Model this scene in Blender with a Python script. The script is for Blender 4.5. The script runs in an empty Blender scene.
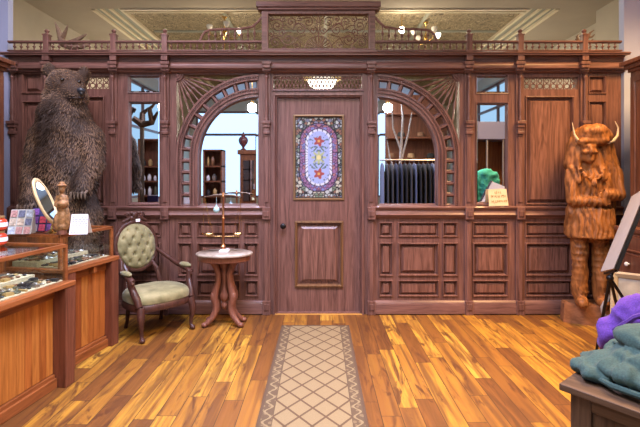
import bpy, bmesh, math, random
from mathutils import Vector, Matrix, Euler, noise
random.seed(7)
R = math.radians
C = bpy.context.scene.collection
SC = bpy.context.scene

# ------------------------------------------------------------------ camera, world, light
CAM_Z = 1.52
F = 427.0
cam_d = bpy.data.cameras.new('camera'); cam = bpy.data.objects.new('camera', cam_d); C.objects.link(cam)
cam.location = (0, 0, CAM_Z); cam.rotation_euler = (R(90), 0, 0)
cam_d.sensor_width = 36.0; cam_d.lens = 36.0 * F / 640.0
cam_d.shift_y = -36.5 / 640.0
cam_d.clip_start = 0.05
SC.camera = cam
SC.view_settings.view_transform = 'Standard'
SC.view_settings.look = 'None'
SC.view_settings.gamma = 1.0
SC.view_settings.use_curve_mapping = False
SC.view_settings.exposure = 0.18

world = bpy.data.worlds.new('sky'); SC.world = world; world.use_nodes = True
bg = world.node_tree.nodes['Background']
bg.inputs[0].default_value = (0.45, 0.72, 1.0, 1); bg.inputs[1].default_value = 0.85

def area(name, loc, rot, sx, sy, energy, col, spread=180):
    l = bpy.data.lights.new(name, 'AREA'); l.shape = 'RECTANGLE'; l.size = sx; l.size_y = sy
    l.energy = energy; l.color = col; l.spread = R(spread)
    o = bpy.data.objects.new(name, l); C.objects.link(o); o.location = loc; o.rotation_euler = rot
    return o
# daylight through the shop windows behind the camera and at the sides
area('daylight_window', (-2.2, -5.35, 2.3), (R(90), 0, R(0)), 4.2, 3.0, 48, (0.40, 0.62, 1.0))
area('daylight_window', (2.6, -5.35, 2.3), (R(90), 0, R(0)), 2.6, 3.0, 26, (0.45, 0.66, 1.0))
# added overhead fill for the shop: cool left and middle, warm right
area('overhead_fill', (-1.9, 2.9, 4.12), (0, 0, 0), 1.6, 1.2, 115, (0.84, 0.75, 0.95))
area('overhead_fill', (-0.1, 2.7, 4.12), (0, 0, 0), 1.2, 1.0, 150, (0.64, 0.67, 1.0), 110)
area('overhead_fill', (3.1, 3.0, 4.12), (0, 0, 0), 1.2, 1.2, 215, (1.0, 0.58, 0.24), 120)
area('overhead_fill', (0.0, 0.6, 4.12), (0, 0, 0), 2.4, 1.6, 125, (1.0, 0.85, 0.70))
# added overhead fill, without fixtures, for the room beyond the screen
area('overhead_fill', (-2.3, 5.7, 4.12), (0, 0, 0), 1.6, 0.8, 26, (1.0, 0.86, 0.66))
area('overhead_fill', (2.3, 5.7, 4.12), (0, 0, 0), 1.6, 0.8, 26, (1.0, 0.86, 0.66))
def pt(name, loc, e, col=(1, .84, .62), r=.08):
    l = bpy.data.lights.new(name, 'POINT'); l.energy = e; l.color = col; l.shadow_soft_size = r
    o = bpy.data.objects.new(name, l); C.objects.link(o); o.location = loc; return o
D = 4.74                      # depth of the screen's front plane
S = D / F
def SX(px): return (px - 320.0) * S
def SZ(py): return CAM_Z - (py - 177.0) * S

# ------------------------------------------------------------------ helpers
def props(o, label=None, cat=None, group=None, kind=None):
    if label: o['label'] = label
    if cat: o['category'] = cat
    if group: o['group'] = group
    if kind: o['kind'] = kind
    return o
def thing(name, label, cat, loc=(0, 0, 0), rz=0.0, group=None, kind=None):
    o = bpy.data.objects.new(name, None); C.objects.link(o)
    o.empty_display_size = 0.1
    o.location = loc; o.rotation_euler = (0, 0, rz)
    return props(o, label, cat, group, kind)
def copy_tree(o, parent=None):
    c = o.copy(); C.objects.link(c)
    if parent: c.parent = parent
    for ch in list(o.children): copy_tree(ch, c)
    return c
def root_loc(p):
    v = Vector((0, 0, 0))
    while p is not None:
        v += p.location; p = p.parent
    return v

class MB:
    def __init__(s): s.v = []; s.f = []; s.m = []; s.cm = 0
    def _f(s, idx): s.f.append(idx); s.m.append(s.cm)
    def quadloops(s, loops, close=True, cap0=False, cap1=False):
        b = len(s.v); n = len(loops[0])
        for L in loops: s.v.extend(Vector(p) for p in L)
        for i in range(len(loops) - 1):
            for j in range(n if close else n - 1):
                k = (j + 1) % n
                s._f((b + i*n + j, b + i*n + k, b + (i+1)*n + k, b + (i+1)*n + j))
        if cap0: s._f(tuple(b + j for j in reversed(range(n))))
        if cap1: s._f(tuple(b + (len(loops)-1)*n + j for j in range(n)))
    def box(s, x0, x1, y0, y1, z0, z1):
        x0, x1 = min(x0, x1), max(x0, x1); y0, y1 = min(y0, y1), max(y0, y1); z0, z1 = min(z0, z1), max(z0, z1)
        s.quadloops([[(x0,y0,z0),(x1,y0,z0),(x1,y1,z0),(x0,y1,z0)], [(x0,y0,z1),(x1,y0,z1),(x1,y1,z1),(x0,y1,z1)]], True, True, True)
    def obox(s, c, size, rot=(0, 0, 0)):
        M = Euler(rot).to_matrix(); c = Vector(c); hx, hy, hz = (a/2 for a in size)
        p = lambda x, y, z: c + M @ Vector((x, y, z))
        s.quadloops([[p(-hx,-hy,-hz),p(hx,-hy,-hz),p(hx,hy,-hz),p(-hx,hy,-hz)], [p(-hx,-hy,hz),p(hx,-hy,hz),p(hx,hy,hz),p(-hx,hy,hz)]], True, True, True)
    def tube(s, pts, rad, n=8, cap=True, flat=None):
        pts = [Vector(p) for p in pts]
        if not hasattr(rad, '__len__'): rad = [rad] * len(pts)
        loops = []; up = None
        for i, p in enumerate(pts):
            t = (pts[min(i+1, len(pts)-1)] - pts[max(i-1, 0)])
            if t.length < 1e-9: t = Vector((0, 0, 1))
            t.normalize()
            if up is None:
                up = Vector((0, 0, 1)) if abs(t.z) < 0.9 else Vector((0, 1, 0))
            a = t.cross(up)
            if a.length < 1e-6: a = t.orthogonal()
            a.normalize(); b = a.cross(t).normalized(); up = b
            r = rad[i]
            loops.append([p + (a * math.cos(2*math.pi*k/n) + b * math.sin(2*math.pi*k/n)) * r for k in range(n)])
        s.quadloops(loops, True, cap, cap)
    def sphere(s, c, r, nu=12, nv=8, rot=None):
        c = Vector(c)
        if not hasattr(r, '__len__'): r = (r, r, r)
        M = Euler(rot).to_matrix() if rot else Matrix.Identity(3)
        loops = []
        for i in range(nv + 1):
            a = -math.pi/2 + math.pi * i / nv
            ca = max(math.cos(a), 1e-3)
            loops.append([c + M @ Vector((r[0]*ca*math.cos(2*math.pi*k/nu), r[1]*ca*math.sin(2*math.pi*k/nu), r[2]*math.sin(a))) for k in range(nu)])
        s.quadloops(loops, True, True, True)
    def capsule(s, p0, r0, p1, r1, n=12):
        s.tube([p0, p1], [r0, r1], n); s.sphere(p0, r0, n, 8); s.sphere(p1, r1, n, 8)
    def lathe(s, prof, c=(0, 0, 0), n=16, axis='z', half=None):
        c = Vector(c); loops = []
        for r, h in prof:
            L = []
            for k in range(n):
                a = 2*math.pi*k/n
                x, y = r*math.cos(a), r*math.sin(a)
                L.append(c + (Vector((x, y, h)) if axis == 'z' else Vector((x, h, -y)) if axis == 'y' else Vector((h, x, y))))
            loops.append(L)
        s.quadloops(loops, True, True, True)
    def torus(s, c, R0, r, nu=16, nv=6, axis='y', sc=(1, 1)):
        c = Vector(c); loops = []
        for i in range(nu + 1):
            a = 2*math.pi*i/nu; L = []
            for j in range(nv):
                b = 2*math.pi*j/nv; q = R0 + r*math.cos(b)
                x, y, h = q*math.cos(a)*sc[0], q*math.sin(a)*sc[1], r*math.sin(b)
                L.append(c + (Vector((x, h, y)) if axis == 'y' else Vector((x, y, h)) if axis == 'z' else Vector((h, x, y))))
            loops.append(L)
        s.quadloops(loops, True)
    def extrude_x(s, prof, x0, x1):         # prof = closed polygon of (y, z)
        s.quadloops([[(x0, y, z) for y, z in prof], [(x1, y, z) for y, z in prof]], True, True, True)
    def extrude_y(s, prof, y0, y1):         # prof = closed polygon of (x, z)
        s.quadloops([[(x, y0, z) for x, z in prof], [(x, y1, z) for x, z in prof]], True, True, True)
    def extrude_z(s, prof, z0, z1):
        s.quadloops([[(x, y, z0) for x, y in prof], [(x, y, z1) for x, y in prof]], True, True, True)
    def frame_rings(s, x0, x1, z0, z1, prof, y, cap=True):   # mitred rectangular rings: prof = [(inset, dy)]
        loops = []
        for ins, dy in prof:
            loops.append([(x0+ins, y+dy, z0+ins), (x1-ins, y+dy, z0+ins), (x1-ins, y+dy, z1-ins), (x0+ins, y+dy, z1-ins)])
        s.quadloops(loops, True, False, cap)
    def fill(s, x0, x1, z0, z1, holes, y0, y1):              # plate with rectangular holes
        xs = sorted({x0, x1, *[min(max(h[i], x0), x1) for h in holes for i in (0, 1)]})
        zs = sorted({z0, z1, *[min(max(h[i], z0), z1) for h in holes for i in (2, 3)]})
        for i in range(len(xs)-1):
            # merge vertical runs
            run = None
            for j in range(len(zs)-1):
                cx, cz = (xs[i]+xs[i+1])/2, (zs[j]+zs[j+1])/2
                solid = not any(h[0] < cx < h[1] and h[2] < cz < h[3] for h in holes)
                if solid:
                    run = [zs[j] if run is None else run[0], zs[j+1]]
                if (not solid or j == len(zs)-2) and run:
                    s.box(xs[i], xs[i+1], y0, y1, run[0], run[1]); run = None
    def build(s, name, mat, parent=None, world=False, smooth=False, bevel=0.0, label=None):
        me = bpy.data.meshes.new(name)
        vs = s.v
        if world and parent is not None:
            o_ = root_loc(parent); vs = [v - o_ for v in s.v]
        me.from_pydata([tuple(v) for v in vs], [], s.f)
        mats = mat if isinstance(mat, (list, tuple)) else [mat]
        for m in mats: me.materials.append(m)
        if len(mats) > 1:
            me.polygons.foreach_set('material_index', s.m)
        bm = bmesh.new(); bm.from_mesh(me); bmesh.ops.recalc_face_normals(bm, faces=bm.faces); bm.to_mesh(me); bm.free()
        if smooth:
            me.polygons.foreach_set('use_smooth', [True]*len(me.polygons))
            me.set_sharp_from_angle(angle=R(42))
        me.update()
        o = bpy.data.objects.new(name, me); C.objects.link(o)
        if parent is not None: o.parent = parent
        if bevel:
            b = o.modifiers.new('bevel', 'BEVEL'); b.width = bevel; b.segments = 2; b.limit_method = 'ANGLE'; b.angle_limit = R(50)
        if label: o['label'] = label
        return o

def blob(mb, name, mat, parent, voxel=0.02, smooth=4, disp=None, world=False):
    """one continuous surface grown over all the shapes in mb"""
    tmp = mb.build('tmp', mat)
    m = tmp.modifiers.new('r', 'REMESH'); m.mode = 'VOXEL'; m.voxel_size = voxel
    if smooth:
        q = tmp.modifiers.new('s', 'SMOOTH'); q.iterations = smooth; q.factor = 0.5
    dg = bpy.context.evaluated_depsgraph_get()
    me = bpy.data.meshes.new_from_object(tmp.evaluated_get(dg))
    bpy.data.objects.remove(tmp)
    me.name = name
    off = root_loc(parent) if (world and parent is not None) else Vector((0, 0, 0))
    nv = [v.normal.copy() for v in me.vertices]
    for v, n_ in zip(me.vertices, nv):
        if disp: v.co = v.co + n_ * disp(v.co, n_)
        v.co = v.co - off
    me.polygons.foreach_set('use_smooth', [True]*len(me.polygons))
    me.materials.clear(); me.materials.append(mat); me.update()
    o = bpy.data.objects.new(name, me); C.objects.link(o)
    if parent is not None: o.parent = parent
    return o

# ------------------------------------------------------------------ materials
class NT:
    def __init__(s, name):
        s.m = bpy.data.materials.new(name); s.m.use_nodes = True
        s.t = s.m.node_tree; s.b = s.t.nodes['Principled BSDF']; s.out = s.t.nodes['Material Output']
    def n(s, typ, **kw):
        x = s.t.nodes.new(typ)
        for k, v in kw.items():
            if k.startswith('i_'):
                key = k[2:]; key = int(key) if key.isdigit() else key.replace('_', ' ')
                if hasattr(v, 'is_linked'): s.t.links.new(v, x.inputs[key])
                else: x.inputs[key].default_value = v
            else: setattr(x, k, v)
        return x
    def math(s, op, a, b=None, c=None):
        x = s.t.nodes.new('ShaderNodeMath'); x.operation = op
        for i, v in enumerate((a, b, c)):
            if v is None: continue
            if hasattr(v, 'is_linked'): s.t.links.new(v, x.inputs[i])
            else: x.inputs[i].default_value = v
        return x.outputs[0]
    def mix(s, f, a, b, blend='MIX'):
        x = s.t.nodes.new('ShaderNodeMix'); x.data_type = 'RGBA'; x.blend_type = blend
        for sock, v in ((x.inputs[0], f), (x.inputs[6], a), (x.inputs[7], b)):
            if hasattr(v, 'is_linked'): s.t.links.new(v, sock)
            else: sock.default_value = v if not isinstance(v, tuple) else (*v[:3], 1)
        return x.outputs[2]
    def ramp(s, f, stops, interp='LINEAR'):
        x = s.t.nodes.new('ShaderNodeValToRGB'); x.color_ramp.interpolation = interp
        e = x.color_ramp.elements
        while len(e) < len(stops): e.new(0.5)
        for i, (p, c) in enumerate(stops):
            e[i].position = p; e[i].color = (*c[:3], 1)
        s.t.links.new(f, x.inputs[0]); return x.outputs[0]
    def set(s, **kw):
        for k, v in kw.items():
            inp = s.b.inputs[k.replace('_', ' ')]
            if hasattr(v, 'is_linked'): s.t.links.new(v, inp)
            else: inp.default_value = (*v, 1) if isinstance(v, tuple) and len(v) == 3 else v
        return s
    def bump(s, h, strength=0.3, dist=0.01):
        x = s.n('ShaderNodeBump'); x.inputs['Strength'].default_value = strength; x.inputs['Distance'].default_value = dist
        s.t.links.new(h, x.inputs['Height']); s.t.links.new(x.outputs[0], s.b.inputs['Normal'])
    def coord(s, scale=(1, 1, 1), which='Object'):
        tc = s.n('ShaderNodeTexCoord'); mp = s.n('ShaderNodeMapping')
        mp.inputs['Scale'].default_value = scale
        s.t.links.new(tc.outputs[which], mp.inputs[0]); return mp.outputs[0]

def wood(name, dark, light, grain=(36, 36, 2.2), rough=0.36, bump=0.2, fig=0.35, coat=0.06):
    k = NT(name)
    co = k.coord(grain)
    n1 = k.n('ShaderNodeTexNoise', i_Vector=co, i_Scale=1.0, i_Detail=6.0, i_Roughness=0.65, i_Distortion=0.6).outputs[0]
    co2 = k.coord(tuple(g*0.25 for g in grain))
    n2 = k.n('ShaderNodeTexNoise', i_Vector=co2, i_Scale=1.0, i_Detail=3.0, i_Roughness=0.5, i_Distortion=1.2).outputs[0]
    w = k.math('SINE', k.math('MULTIPLY', n2, 60.0))
    f = k.math('ADD', k.math('MULTIPLY', n1, 1.0), k.math('MULTIPLY', w, 0.10 * fig))
    col = k.ramp(f, [(0.24, dark), (0.50, tuple((a+b)/2 for a, b in zip(dark, light))), (0.76, light)])
    k.set(Base_Color=col, Roughness=rough)
    k.b.inputs['Specular IOR Level'].default_value = 0.32; k.b.inputs['Coat Weight'].default_value = coat; k.b.inputs['Coat Roughness'].default_value = 0.2
    k.bump(f, bump, 0.004)
    return k.m
def plain(name, col, rough=0.5, metal=0.0, noise_amt=0.0, nscale=20, bump=0.0):
    k = NT(name)
    if noise_amt or bump:
        n1 = k.n('ShaderNodeTexNoise', i_Vector=k.coord(), i_Scale=float(nscale), i_Detail=4.0).outputs[0]
        lo = tuple(max(0, c*(1-noise_amt)) for c in col); hi = tuple(c*(1+noise_amt) for c in col)
        k.set(Base_Color=k.ramp(n1, [(0.3, lo), (0.7, hi)]))
        if bump: k.bump(n1, bump, 0.01)
    else: k.set(Base_Color=col)
    k.set(Roughness=rough, Metallic=metal)
    return k.m
def emit(name, col, st):
    k = NT(name); k.set(Base_Color=(0.8, 0.8, 0.8)); k.b.inputs['Emission Color'].default_value = (*col, 1); k.b.inputs['Emission Strength'].default_value = st
    return k.m
def pane_glass(name, tint=(0.97, 1.0, 0.98), refl=0.10):
    k = NT(name); t = k.t
    tr = k.n('ShaderNodeBsdfTransparent', i_0=(*tint, 1)); gl = k.n('ShaderNodeBsdfGlossy', i_Roughness=0.02)
    lw = k.n('ShaderNodeLayerWeight', i_Blend=0.5); mx = k.n('ShaderNodeMixShader', i_0=k.math('ADD', 0.03, k.math('MULTIPLY', k.math('POWER', lw.outputs['Facing'], 4.0), 0.45)))
    t.links.new(tr.outputs[0], mx.inputs[1]); t.links.new(gl.outputs[0], mx.inputs[2]); t.links.new(mx.outputs[0], k.out.inputs[0])
    return k.m

OAK = wood('oak_wood', (0.062, 0.026, 0.020), (0.245, 0.120, 0.092))
OAKH = wood('oak_wood_crossgrain', (0.062, 0.026, 0.020), (0.245, 0.120, 0.092), grain=(2.2, 36, 36))
OAKP = wood('oak_panel_wood', (0.066, 0.027, 0.019), (0.255, 0.122, 0.088), fig=0.8)
CAB = wood('cabinet_wood', (0.07, 0.025, 0.015), (0.24, 0.095, 0.05))
CASEW = wood('cherry_case_wood', (0.12, 0.033, 0.010), (0.40, 0.125, 0.030))
CASEH = wood('cherry_case_rail_wood', (0.12, 0.033, 0.010), (0.42, 0.14, 0.040), grain=(22, 1.6, 22))
WALNUT = wood('walnut_wood', (0.022, 0.009, 0.007), (0.11, 0.042, 0.028))
MAHOG = wood('mahogany_wood', (0.10, 0.035, 0.022), (0.30, 0.12, 0.075))
BENCHW = wood('weathered_bench_wood', (0.028, 0.016, 0.010), (0.12, 0.072, 0.044), grain=(1.6, 22, 22), rough=0.5, coat=0.0)
CARVE = wood('carved_pine_wood', (0.10, 0.034, 0.010), (0.40, 0.155, 0.042), grain=(16, 16, 6), rough=0.55, fig=1.0, coat=0.0)
MIRROR = plain('mirror_silver', (0.90, 0.93, 0.96), 0.012, 1.0)
WALLC = plain('cream_plaster', (0.46, 0.41, 0.32), 0.8, 0, 0.05, 3)
PIERC = plain('pale_lavender_plaster', (0.33, 0.37, 0.52), 0.8, 0, 0.04, 3)
CEILC = plain('ceiling_plaster', (0.38, 0.33, 0.255), 0.85, 0, 0.05, 2)
CREAM = plain('cream_paint', (0.70, 0.62, 0.45), 0.5)
GREYGREEN = plain('grey_green_paint', (0.30, 0.31, 0.25), 0.5, 0.2)
BRASS = plain('brass_metal', (0.75, 0.50, 0.18), 0.25, 1.0)
GOLD = plain('gilt_paint', (0.27, 0.13, 0.045), 0.5, 0.1, 0.55, 45, 0.3)
IRON = plain('black_iron', (0.012, 0.012, 0.013), 0.4, 0.6)
BRONZE = plain('dark_bronze', (0.10, 0.07, 0.05), 0.35, 0.9)
STEEL = plain('steel_metal', (0.55, 0.55, 0.57), 0.3, 1.0)
HORN = plain('pale_horn', (0.62, 0.50, 0.33), 0.35, 0, 0.2, 12)
ANTLER = plain('antler_bone', (0.17, 0.105, 0.06), 0.6, 0, 0.35, 25, 0.3)
PALEANT = plain('pale_branch', (0.34, 0.34, 0.36), 0.6, 0, 0.3, 25, 0.3)
WHITE = plain('white_paper', (0.80, 0.81, 0.85), 0.7)
INK = plain('blue_ink', (0.16, 0.18, 0.40), 0.7)
BLACK = plain('black_cloth', (0.012, 0.012, 0.016), 0.8)
DECK = plain('display_deck_cloth', (0.58, 0.50, 0.33), 0.8, 0, 0.15, 40)
GLASS = pane_glass('case_glass')

# ------------------------------------------------------------------ the shell of the rooms
def struct(name, mb, mat, parent=None, **kw):
    o = mb.build(name, mat, parent, **kw)
    if parent is None: o['kind'] = 'structure'
    return o

def floor_mat():
    k = NT('plank_floor')
    tc = k.n('ShaderNodeTexCoord'); sp = k.n('ShaderNodeSeparateXYZ', i_0=tc.outputs['Object'])
    u = k.math('MULTIPLY', sp.outputs[0], 1/0.130); row = k.math('FLOOR', u); fu = k.math('FRACT', u)
    r1 = k.n('ShaderNodeTexWhiteNoise', noise_dimensions='1D', i_W=row).outputs[0]
    v = k.math('ADD', k.math('MULTIPLY', sp.outputs[1], 1/0.95), k.math('MULTIPLY', r1, 9.0)); col = k.math('FLOOR', v); fv = k.math('FRACT', v)
    cb = k.n('ShaderNodeCombineXYZ', i_0=row, i_1=col)
    wn = k.n('ShaderNodeTexWhiteNoise', noise_dimensions='2D', i_Vector=cb.outputs[0]); r2 = wn.outputs[0]
    base = k.ramp(r2, [(0.0, (0.085, 0.032, 0.009)), (0.2, (0.16, 0.062, 0.012)), (0.38, (0.27, 0.118, 0.017)), (0.62, (0.38, 0.185, 0.021)), (0.85, (0.47, 0.245, 0.028)), (1.0, (0.54, 0.30, 0.042))])
    off = k.n('ShaderNodeVectorMath', operation='SCALE', i_0=wn.outputs[1]); off.inputs['Scale'].default_value = 30.0
    vec = k.n('ShaderNodeVectorMath', operation='ADD', i_0=tc.outputs['Object'], i_1=off.outputs[0]).outputs[0]
    mp = k.n('ShaderNodeMapping', i_Vector=vec); mp.inputs['Scale'].default_value = (26, 2.2, 1)
    g = k.n('ShaderNodeTexNoise', i_Vector=mp.outputs[0], i_Scale=1.0, i_Detail=5.0, i_Roughness=0.62, i_Distortion=0.8).outputs[0]
    mp2 = k.n('ShaderNodeMapping', i_Vector=vec); mp2.inputs['Scale'].default_value = (9, 2.0, 1)
    h = k.n('ShaderNodeTexNoise', i_Vector=mp2.outputs[0], i_Scale=1.0, i_Detail=4.0, i_Roughness=0.6, i_Distortion=1.6).outputs[0]
    c1 = k.mix(k.ramp(g, [(0.36, (1, 1, 1)), (0.62, (0, 0, 0))]), base, (0.20, 0.075, 0.016))
    c1b = k.mix(0.8, base, c1)
    mp3 = k.n('ShaderNodeMapping', i_Vector=vec); mp3.inputs['Scale'].default_value = (15, 0.8, 1)
    h2 = k.n('ShaderNodeTexNoise', i_Vector=mp3.outputs[0], i_Scale=1.0, i_Detail=3.0, i_Roughness=0.5, i_Distortion=0.7).outputs[0]
    c1b = k.mix(k.ramp(h2, [(0.48, (0, 0, 0)), (0.64, (0.8, 0.8, 0.8))]), c1b, (0.11, 0.042, 0.012))
    c2 = k.mix(k.ramp(h, [(0.56, (0, 0, 0)), (0.66, (0.9, 0.9, 0.9))]), c1b, (0.085, 0.030, 0.010))
    e1 = k.math('MINIMUM', fu, k.math('SUBTRACT', 1.0, fu)); e2 = k.math('MULTIPLY', k.math('MINIMUM', fv, k.math('SUBTRACT', 1.0, fv)), 0.95/0.130)
    gap = k.math('LESS_THAN', k.math('MINIMUM', e1, e2), 0.018)
    c3 = k.mix(gap, c2, (0.05, 0.02, 0.008))
    k.set(Base_Color=c3, Roughness=k.math('ADD', 0.36, k.math('MULTIPLY', g, 0.2)))
    k.b.inputs['Coat Weight'].default_value = 0.0; k.b.inputs['Specular IOR Level'].default_value = 0.35
    k.bump(k.math('SUBTRACT', g, k.math('MULTIPLY', gap, 2.0)), 0.12, 0.004)
    return k.m
m = MB(); m.box(-4.6, 4.9, -5.6, 16.2, -0.12, 0.0); struct('floor', m, floor_mat())

CH = 4.20
m = MB(); m.box(-4.6, 4.9, -5.6, 4.8, CH, CH + 0.2); struct('ceiling_front', m, plain('pale_ceiling_paint', (.66, .68, .72), .85))
m = MB(); m.box(-4.6, 4.9, 4.8, 6.8, CH, CH + 0.2)
m.box(-4.6, -3.65, 6.8, 16.2, CH, CH + 0.2); m.box(3.82, 4.9, 6.8, 16.2, CH, CH + 0.2)
struct('ceiling', m, CEILC)
def tin_mat():
    k = NT('pressed_tin')
    co = k.coord((1, 1, 1))
    vo = k.n('ShaderNodeTexVoronoi', i_Vector=co, i_Scale=7.0); vo.feature = 'F1'
    n1 = k.n('ShaderNodeTexNoise', i_Vector=co, i_Scale=16.0, i_Detail=5.0, i_Roughness=0.7, i_Distortion=1.5).outputs[0]
    f = k.math('ADD', k.math('MULTIPLY', k.math('SINE', k.math('MULTIPLY', vo.outputs[0], 60.0)), 0.16), n1)
    col = k.ramp(f, [(0.32, (0.05, 0.035, 0.020)), (0.50, (0.24, 0.18, 0.10)), (0.66, (0.58, 0.48, 0.30))])
    k.set(Base_Color=col, Roughness=0.42, Metallic=0.35); k.bump(f, 0.8, 0.02)
    return k.m
m = MB(); m.box(-3.65, 3.82, 6.8, 16.2, CH + 0.06, CH + 0.2)
tin = struct('ceiling_pressed_tin', m, tin_mat())
tin.name = 'ceiling_tin'
m = MB()
for yy in range(8, 16, 2): m.box(-3.1, 3.3, yy - 0.03, yy + 0.03, CH + 0.035, CH + 0.06)
for xx in (-1.6, 0.1, 1.8): m.box(xx - 0.03, xx + 0.03, 6.85, 16.1, CH + 0.035, CH + 0.06)
o = m.build('rib', GREYGREEN, tin)
for i, (xa, sg) in enumerate(((-3.65, 1), (3.82, -1))):
    m = MB()
    for j, (a, b, dz, mi) in enumerate(((0, .06, -.02, 0), (.06, .13, .02, 1), (.13, .17, 0, 0), (.17, .27, .03, 1), (.27, .31, .0, 0), (.31, .42, .035, 1), (.42, .47, .01, 0))):
        m.cm = mi; m.box(xa + sg*a, xa + sg*b, 6.82, 16.1, CH + dz, CH + 0.07)
    m.cm = 0; struct('trim_%d' % (i + 1), m, [CREAM, GREYGREEN])
m = MB()
for j, (a, b, dz, mi) in enumerate(((0, .05, -.02, 0), (.05, .15, .03, 1), (.15, .19, .0, 0))):
    m.cm = mi; m.box(-3.18, 3.35, 6.8 + a, 6.8 + b, CH + dz, CH + 0.07)
struct('trim_3', m, [CREAM, GREYGREEN])

def side_wall(x0, x1, y0, y1, holes):
    m = MB()
    ys = sorted({y0, y1, *[h[i] for h in holes for i in (0, 1)]})
    for a, b in zip(ys[:-1], ys[1:]):
        hs = [h for h in holes if h[0] < (a+b)/2 < h[1]]
        if hs: m.box(x0, x1, a, b, 0, hs[0][2]); m.box(x0, x1, a, b, hs[0][3], CH)
        else: m.box(x0, x1, a, b, 0, CH)
    return m
LH, RH = [(-4.2, 1.0, 1.0, 3.9)], [(-4.2, 1.2, 2.75, 3.95)]
m = side_wall(-4.75, -4.50, -5.6, 16.2, LH); struct('wall_left', m, WALLC)
for i, (x_, h) in enumerate(((-4.62, LH[0]), (4.60, RH[0]))):
    m = MB()
    for k_ in range(5): yy = h[0] + (h[1]-h[0]-.06)*k_/4; m.box(x_-.03, x_+.03, yy, yy+.06, h[2], h[3])
    for zz in (h[2], h[3]-.06, 2.75 if i == 0 else 3.3): m.box(x_-.03, x_+.03, h[0], h[1], zz, zz+.06)
    struct('window_%d' % (i + 3), m, OAK)
m = side_wall(4.46, 4.75, -5.6, 6.9, RH); m.box(4.80, 5.0, 6.9, 16.2, 0, CH); struct('wall_right', m, WALLC)
m = MB(); m.box(-4.75, 5.0, 16.0, 16.2, 0, CH); struct('wall_far', m, WALLC)
m = MB(); m.box(-4.5, SX(10.5), 4.70, 4.78, 0, CH); struct('wall_left_pier', m, PIERC)
m = MB(); m.box(SX(621.5), 4.46, 4.70, 4.78, 0, CH); struct('wall_right_pier', m, PIERC)
# wall behind the camera with its two shop windows
m = MB(); holes = [(-4.3, -0.1, 0.8, 3.8), (1.3, 3.9, 0.8, 3.8)]
m.fill(-4.75, 5.0, 0, CH, holes, -5.5, -5.25); struct('wall_back', m, WALLC)
for i, h in enumerate(holes):
    m = MB(); m.fill(h[0], h[1], h[2], h[3], [(h[0]+.07, (h[0]+h[1])/2-.04, h[2]+.07, 2.95), ((h[0]+h[1])/2+.04, h[1]-.07, h[2]+.07, 2.95), (h[0]+.07, h[1]-.07, 3.03, h[3]-.07)], -5.33, -5.27)
    struct('window_%d' % (i + 1), m, OAK)

# ------------------------------------------------------------------ the great oak screen
scr = thing('panelled_screen', 'tall carved oak partition of panels, mirrors, quarter arches and a spindle gallery across the shop', 'partition', (SX(317), D, 0))
def sp(mb, name, mat, parent=None, **kw): return mb.build(name, mat, parent or scr, world=True, **kw)
def rect(px0, py0, px1, py1): return (SX(px0), SX(px1), SZ(py1), SZ(py0))
PANEL = [(0, 0.0), (0.004, -0.016), (0.013, -0.018), (0.020, -0.002), (0.024, 0.034), (0.035, 0.034), (0.060, 0.006), (0.064, 0.002)]
PANEL_S = [(0, 0.0), (0.003, -0.013), (0.009, -0.014), (0.015, -0.001), (0.018, 0.030), (0.026, 0.030), (0.043, 0.006), (0.046, 0.003)]
allholes = []
def raised_panel(px0, py0, px1, py1, mat=None):
    r = rect(px0, py0, px1, py1); allholes.append(r)
    m = MB(); small = min(r[1]-r[0], r[3]-r[2]) < 0.2
    m.frame_rings(r[0], r[1], r[2], r[3], PANEL_S if small else PANEL, D)
    sp(m, 'raised_panel', mat or OAKP)
def bevel_mirror(px0, py0, px1, py1, name='mirror_pane'):
    r = rect(px0, py0, px1, py1); allholes.append(r)
    m = MB(); m.frame_rings(r[0]+.006, r[1]-.006, r[2]+.006, r[3]-.006, [(0, 0.030), (0.026, 0.024)], D)
    sp(m, name, MIRROR)
    m = MB(); m.frame_rings(r[0], r[1], r[2], r[3], [(0, 0), (0.003, -0.010), (0.010, -0.008), (0.012, 0.03)], D, cap=False)
    sp(m, 'bead_moulding', OAK, smooth=False)

# lower wainscot, one grid of raised panels per bay
def wains(cols, rows):
    for a, b in cols:
        for c, d in rows: raised_panel(a, c, b, d)
ROWS = [(222, 237), (242.5, 276), (280, 296.5)]
wains([(379, 393), (398, 439), (442.5, 458)], ROWS)
wains([(178, 192), (197, 240), (244, 258.5)], ROWS)
wains([(472.5, 508)], ROWS); wains([(525, 573)], ROWS); wains([(588, 611)], ROWS)
wains([(125, 161)], ROWS); wains([(58, 105)], ROWS); wains([(20, 42)], ROWS)
# upper panels and mirrors
raised_panel(525, 96, 574, 205); raised_panel(588, 76, 606, 94); raised_panel(588, 101, 606, 205)
raised_panel(58, 96, 105, 205); raised_panel(22, 73, 43, 94); raised_panel(22, 101, 43, 205)
bevel_mirror(127.5, 74.5, 160.5, 93.5, 'transom_mirror'); bevel_mirror(128, 101, 160.5, 205)
bevel_mirror(475.5, 74.5, 508.5, 94, 'transom_mirror'); bevel_mirror(475.5, 102, 508.5, 205)
arches = [(258.5, -1), (377.5, 1)]           # straight side of the quarter arch, direction of its curve
AY, RO = 157.0, 82.0
for cx, sg in arches:
    allholes.append(rect(min(cx, cx + sg*RO), 74.5, max(cx, cx + sg*RO), 206))
fret_door = (273.5, 74, 362, 89.5); allholes.append(rect(*fret_door))
fret_r = (520, 77, 580, 89.5); fret_l = (56, 76, 112, 89); 
allholes.append(rect(524, 77, 578, 89.5)); allholes.append(rect(54, 76, 109, 89))
allholes.append(rect(273.5, 94, 363, 330))   # doorway
m = MB(); m.fill(SX(10.5), SX(621), 0, SZ(73), allholes, D, D + 0.05); sp(m, 'frame', OAK)
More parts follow.
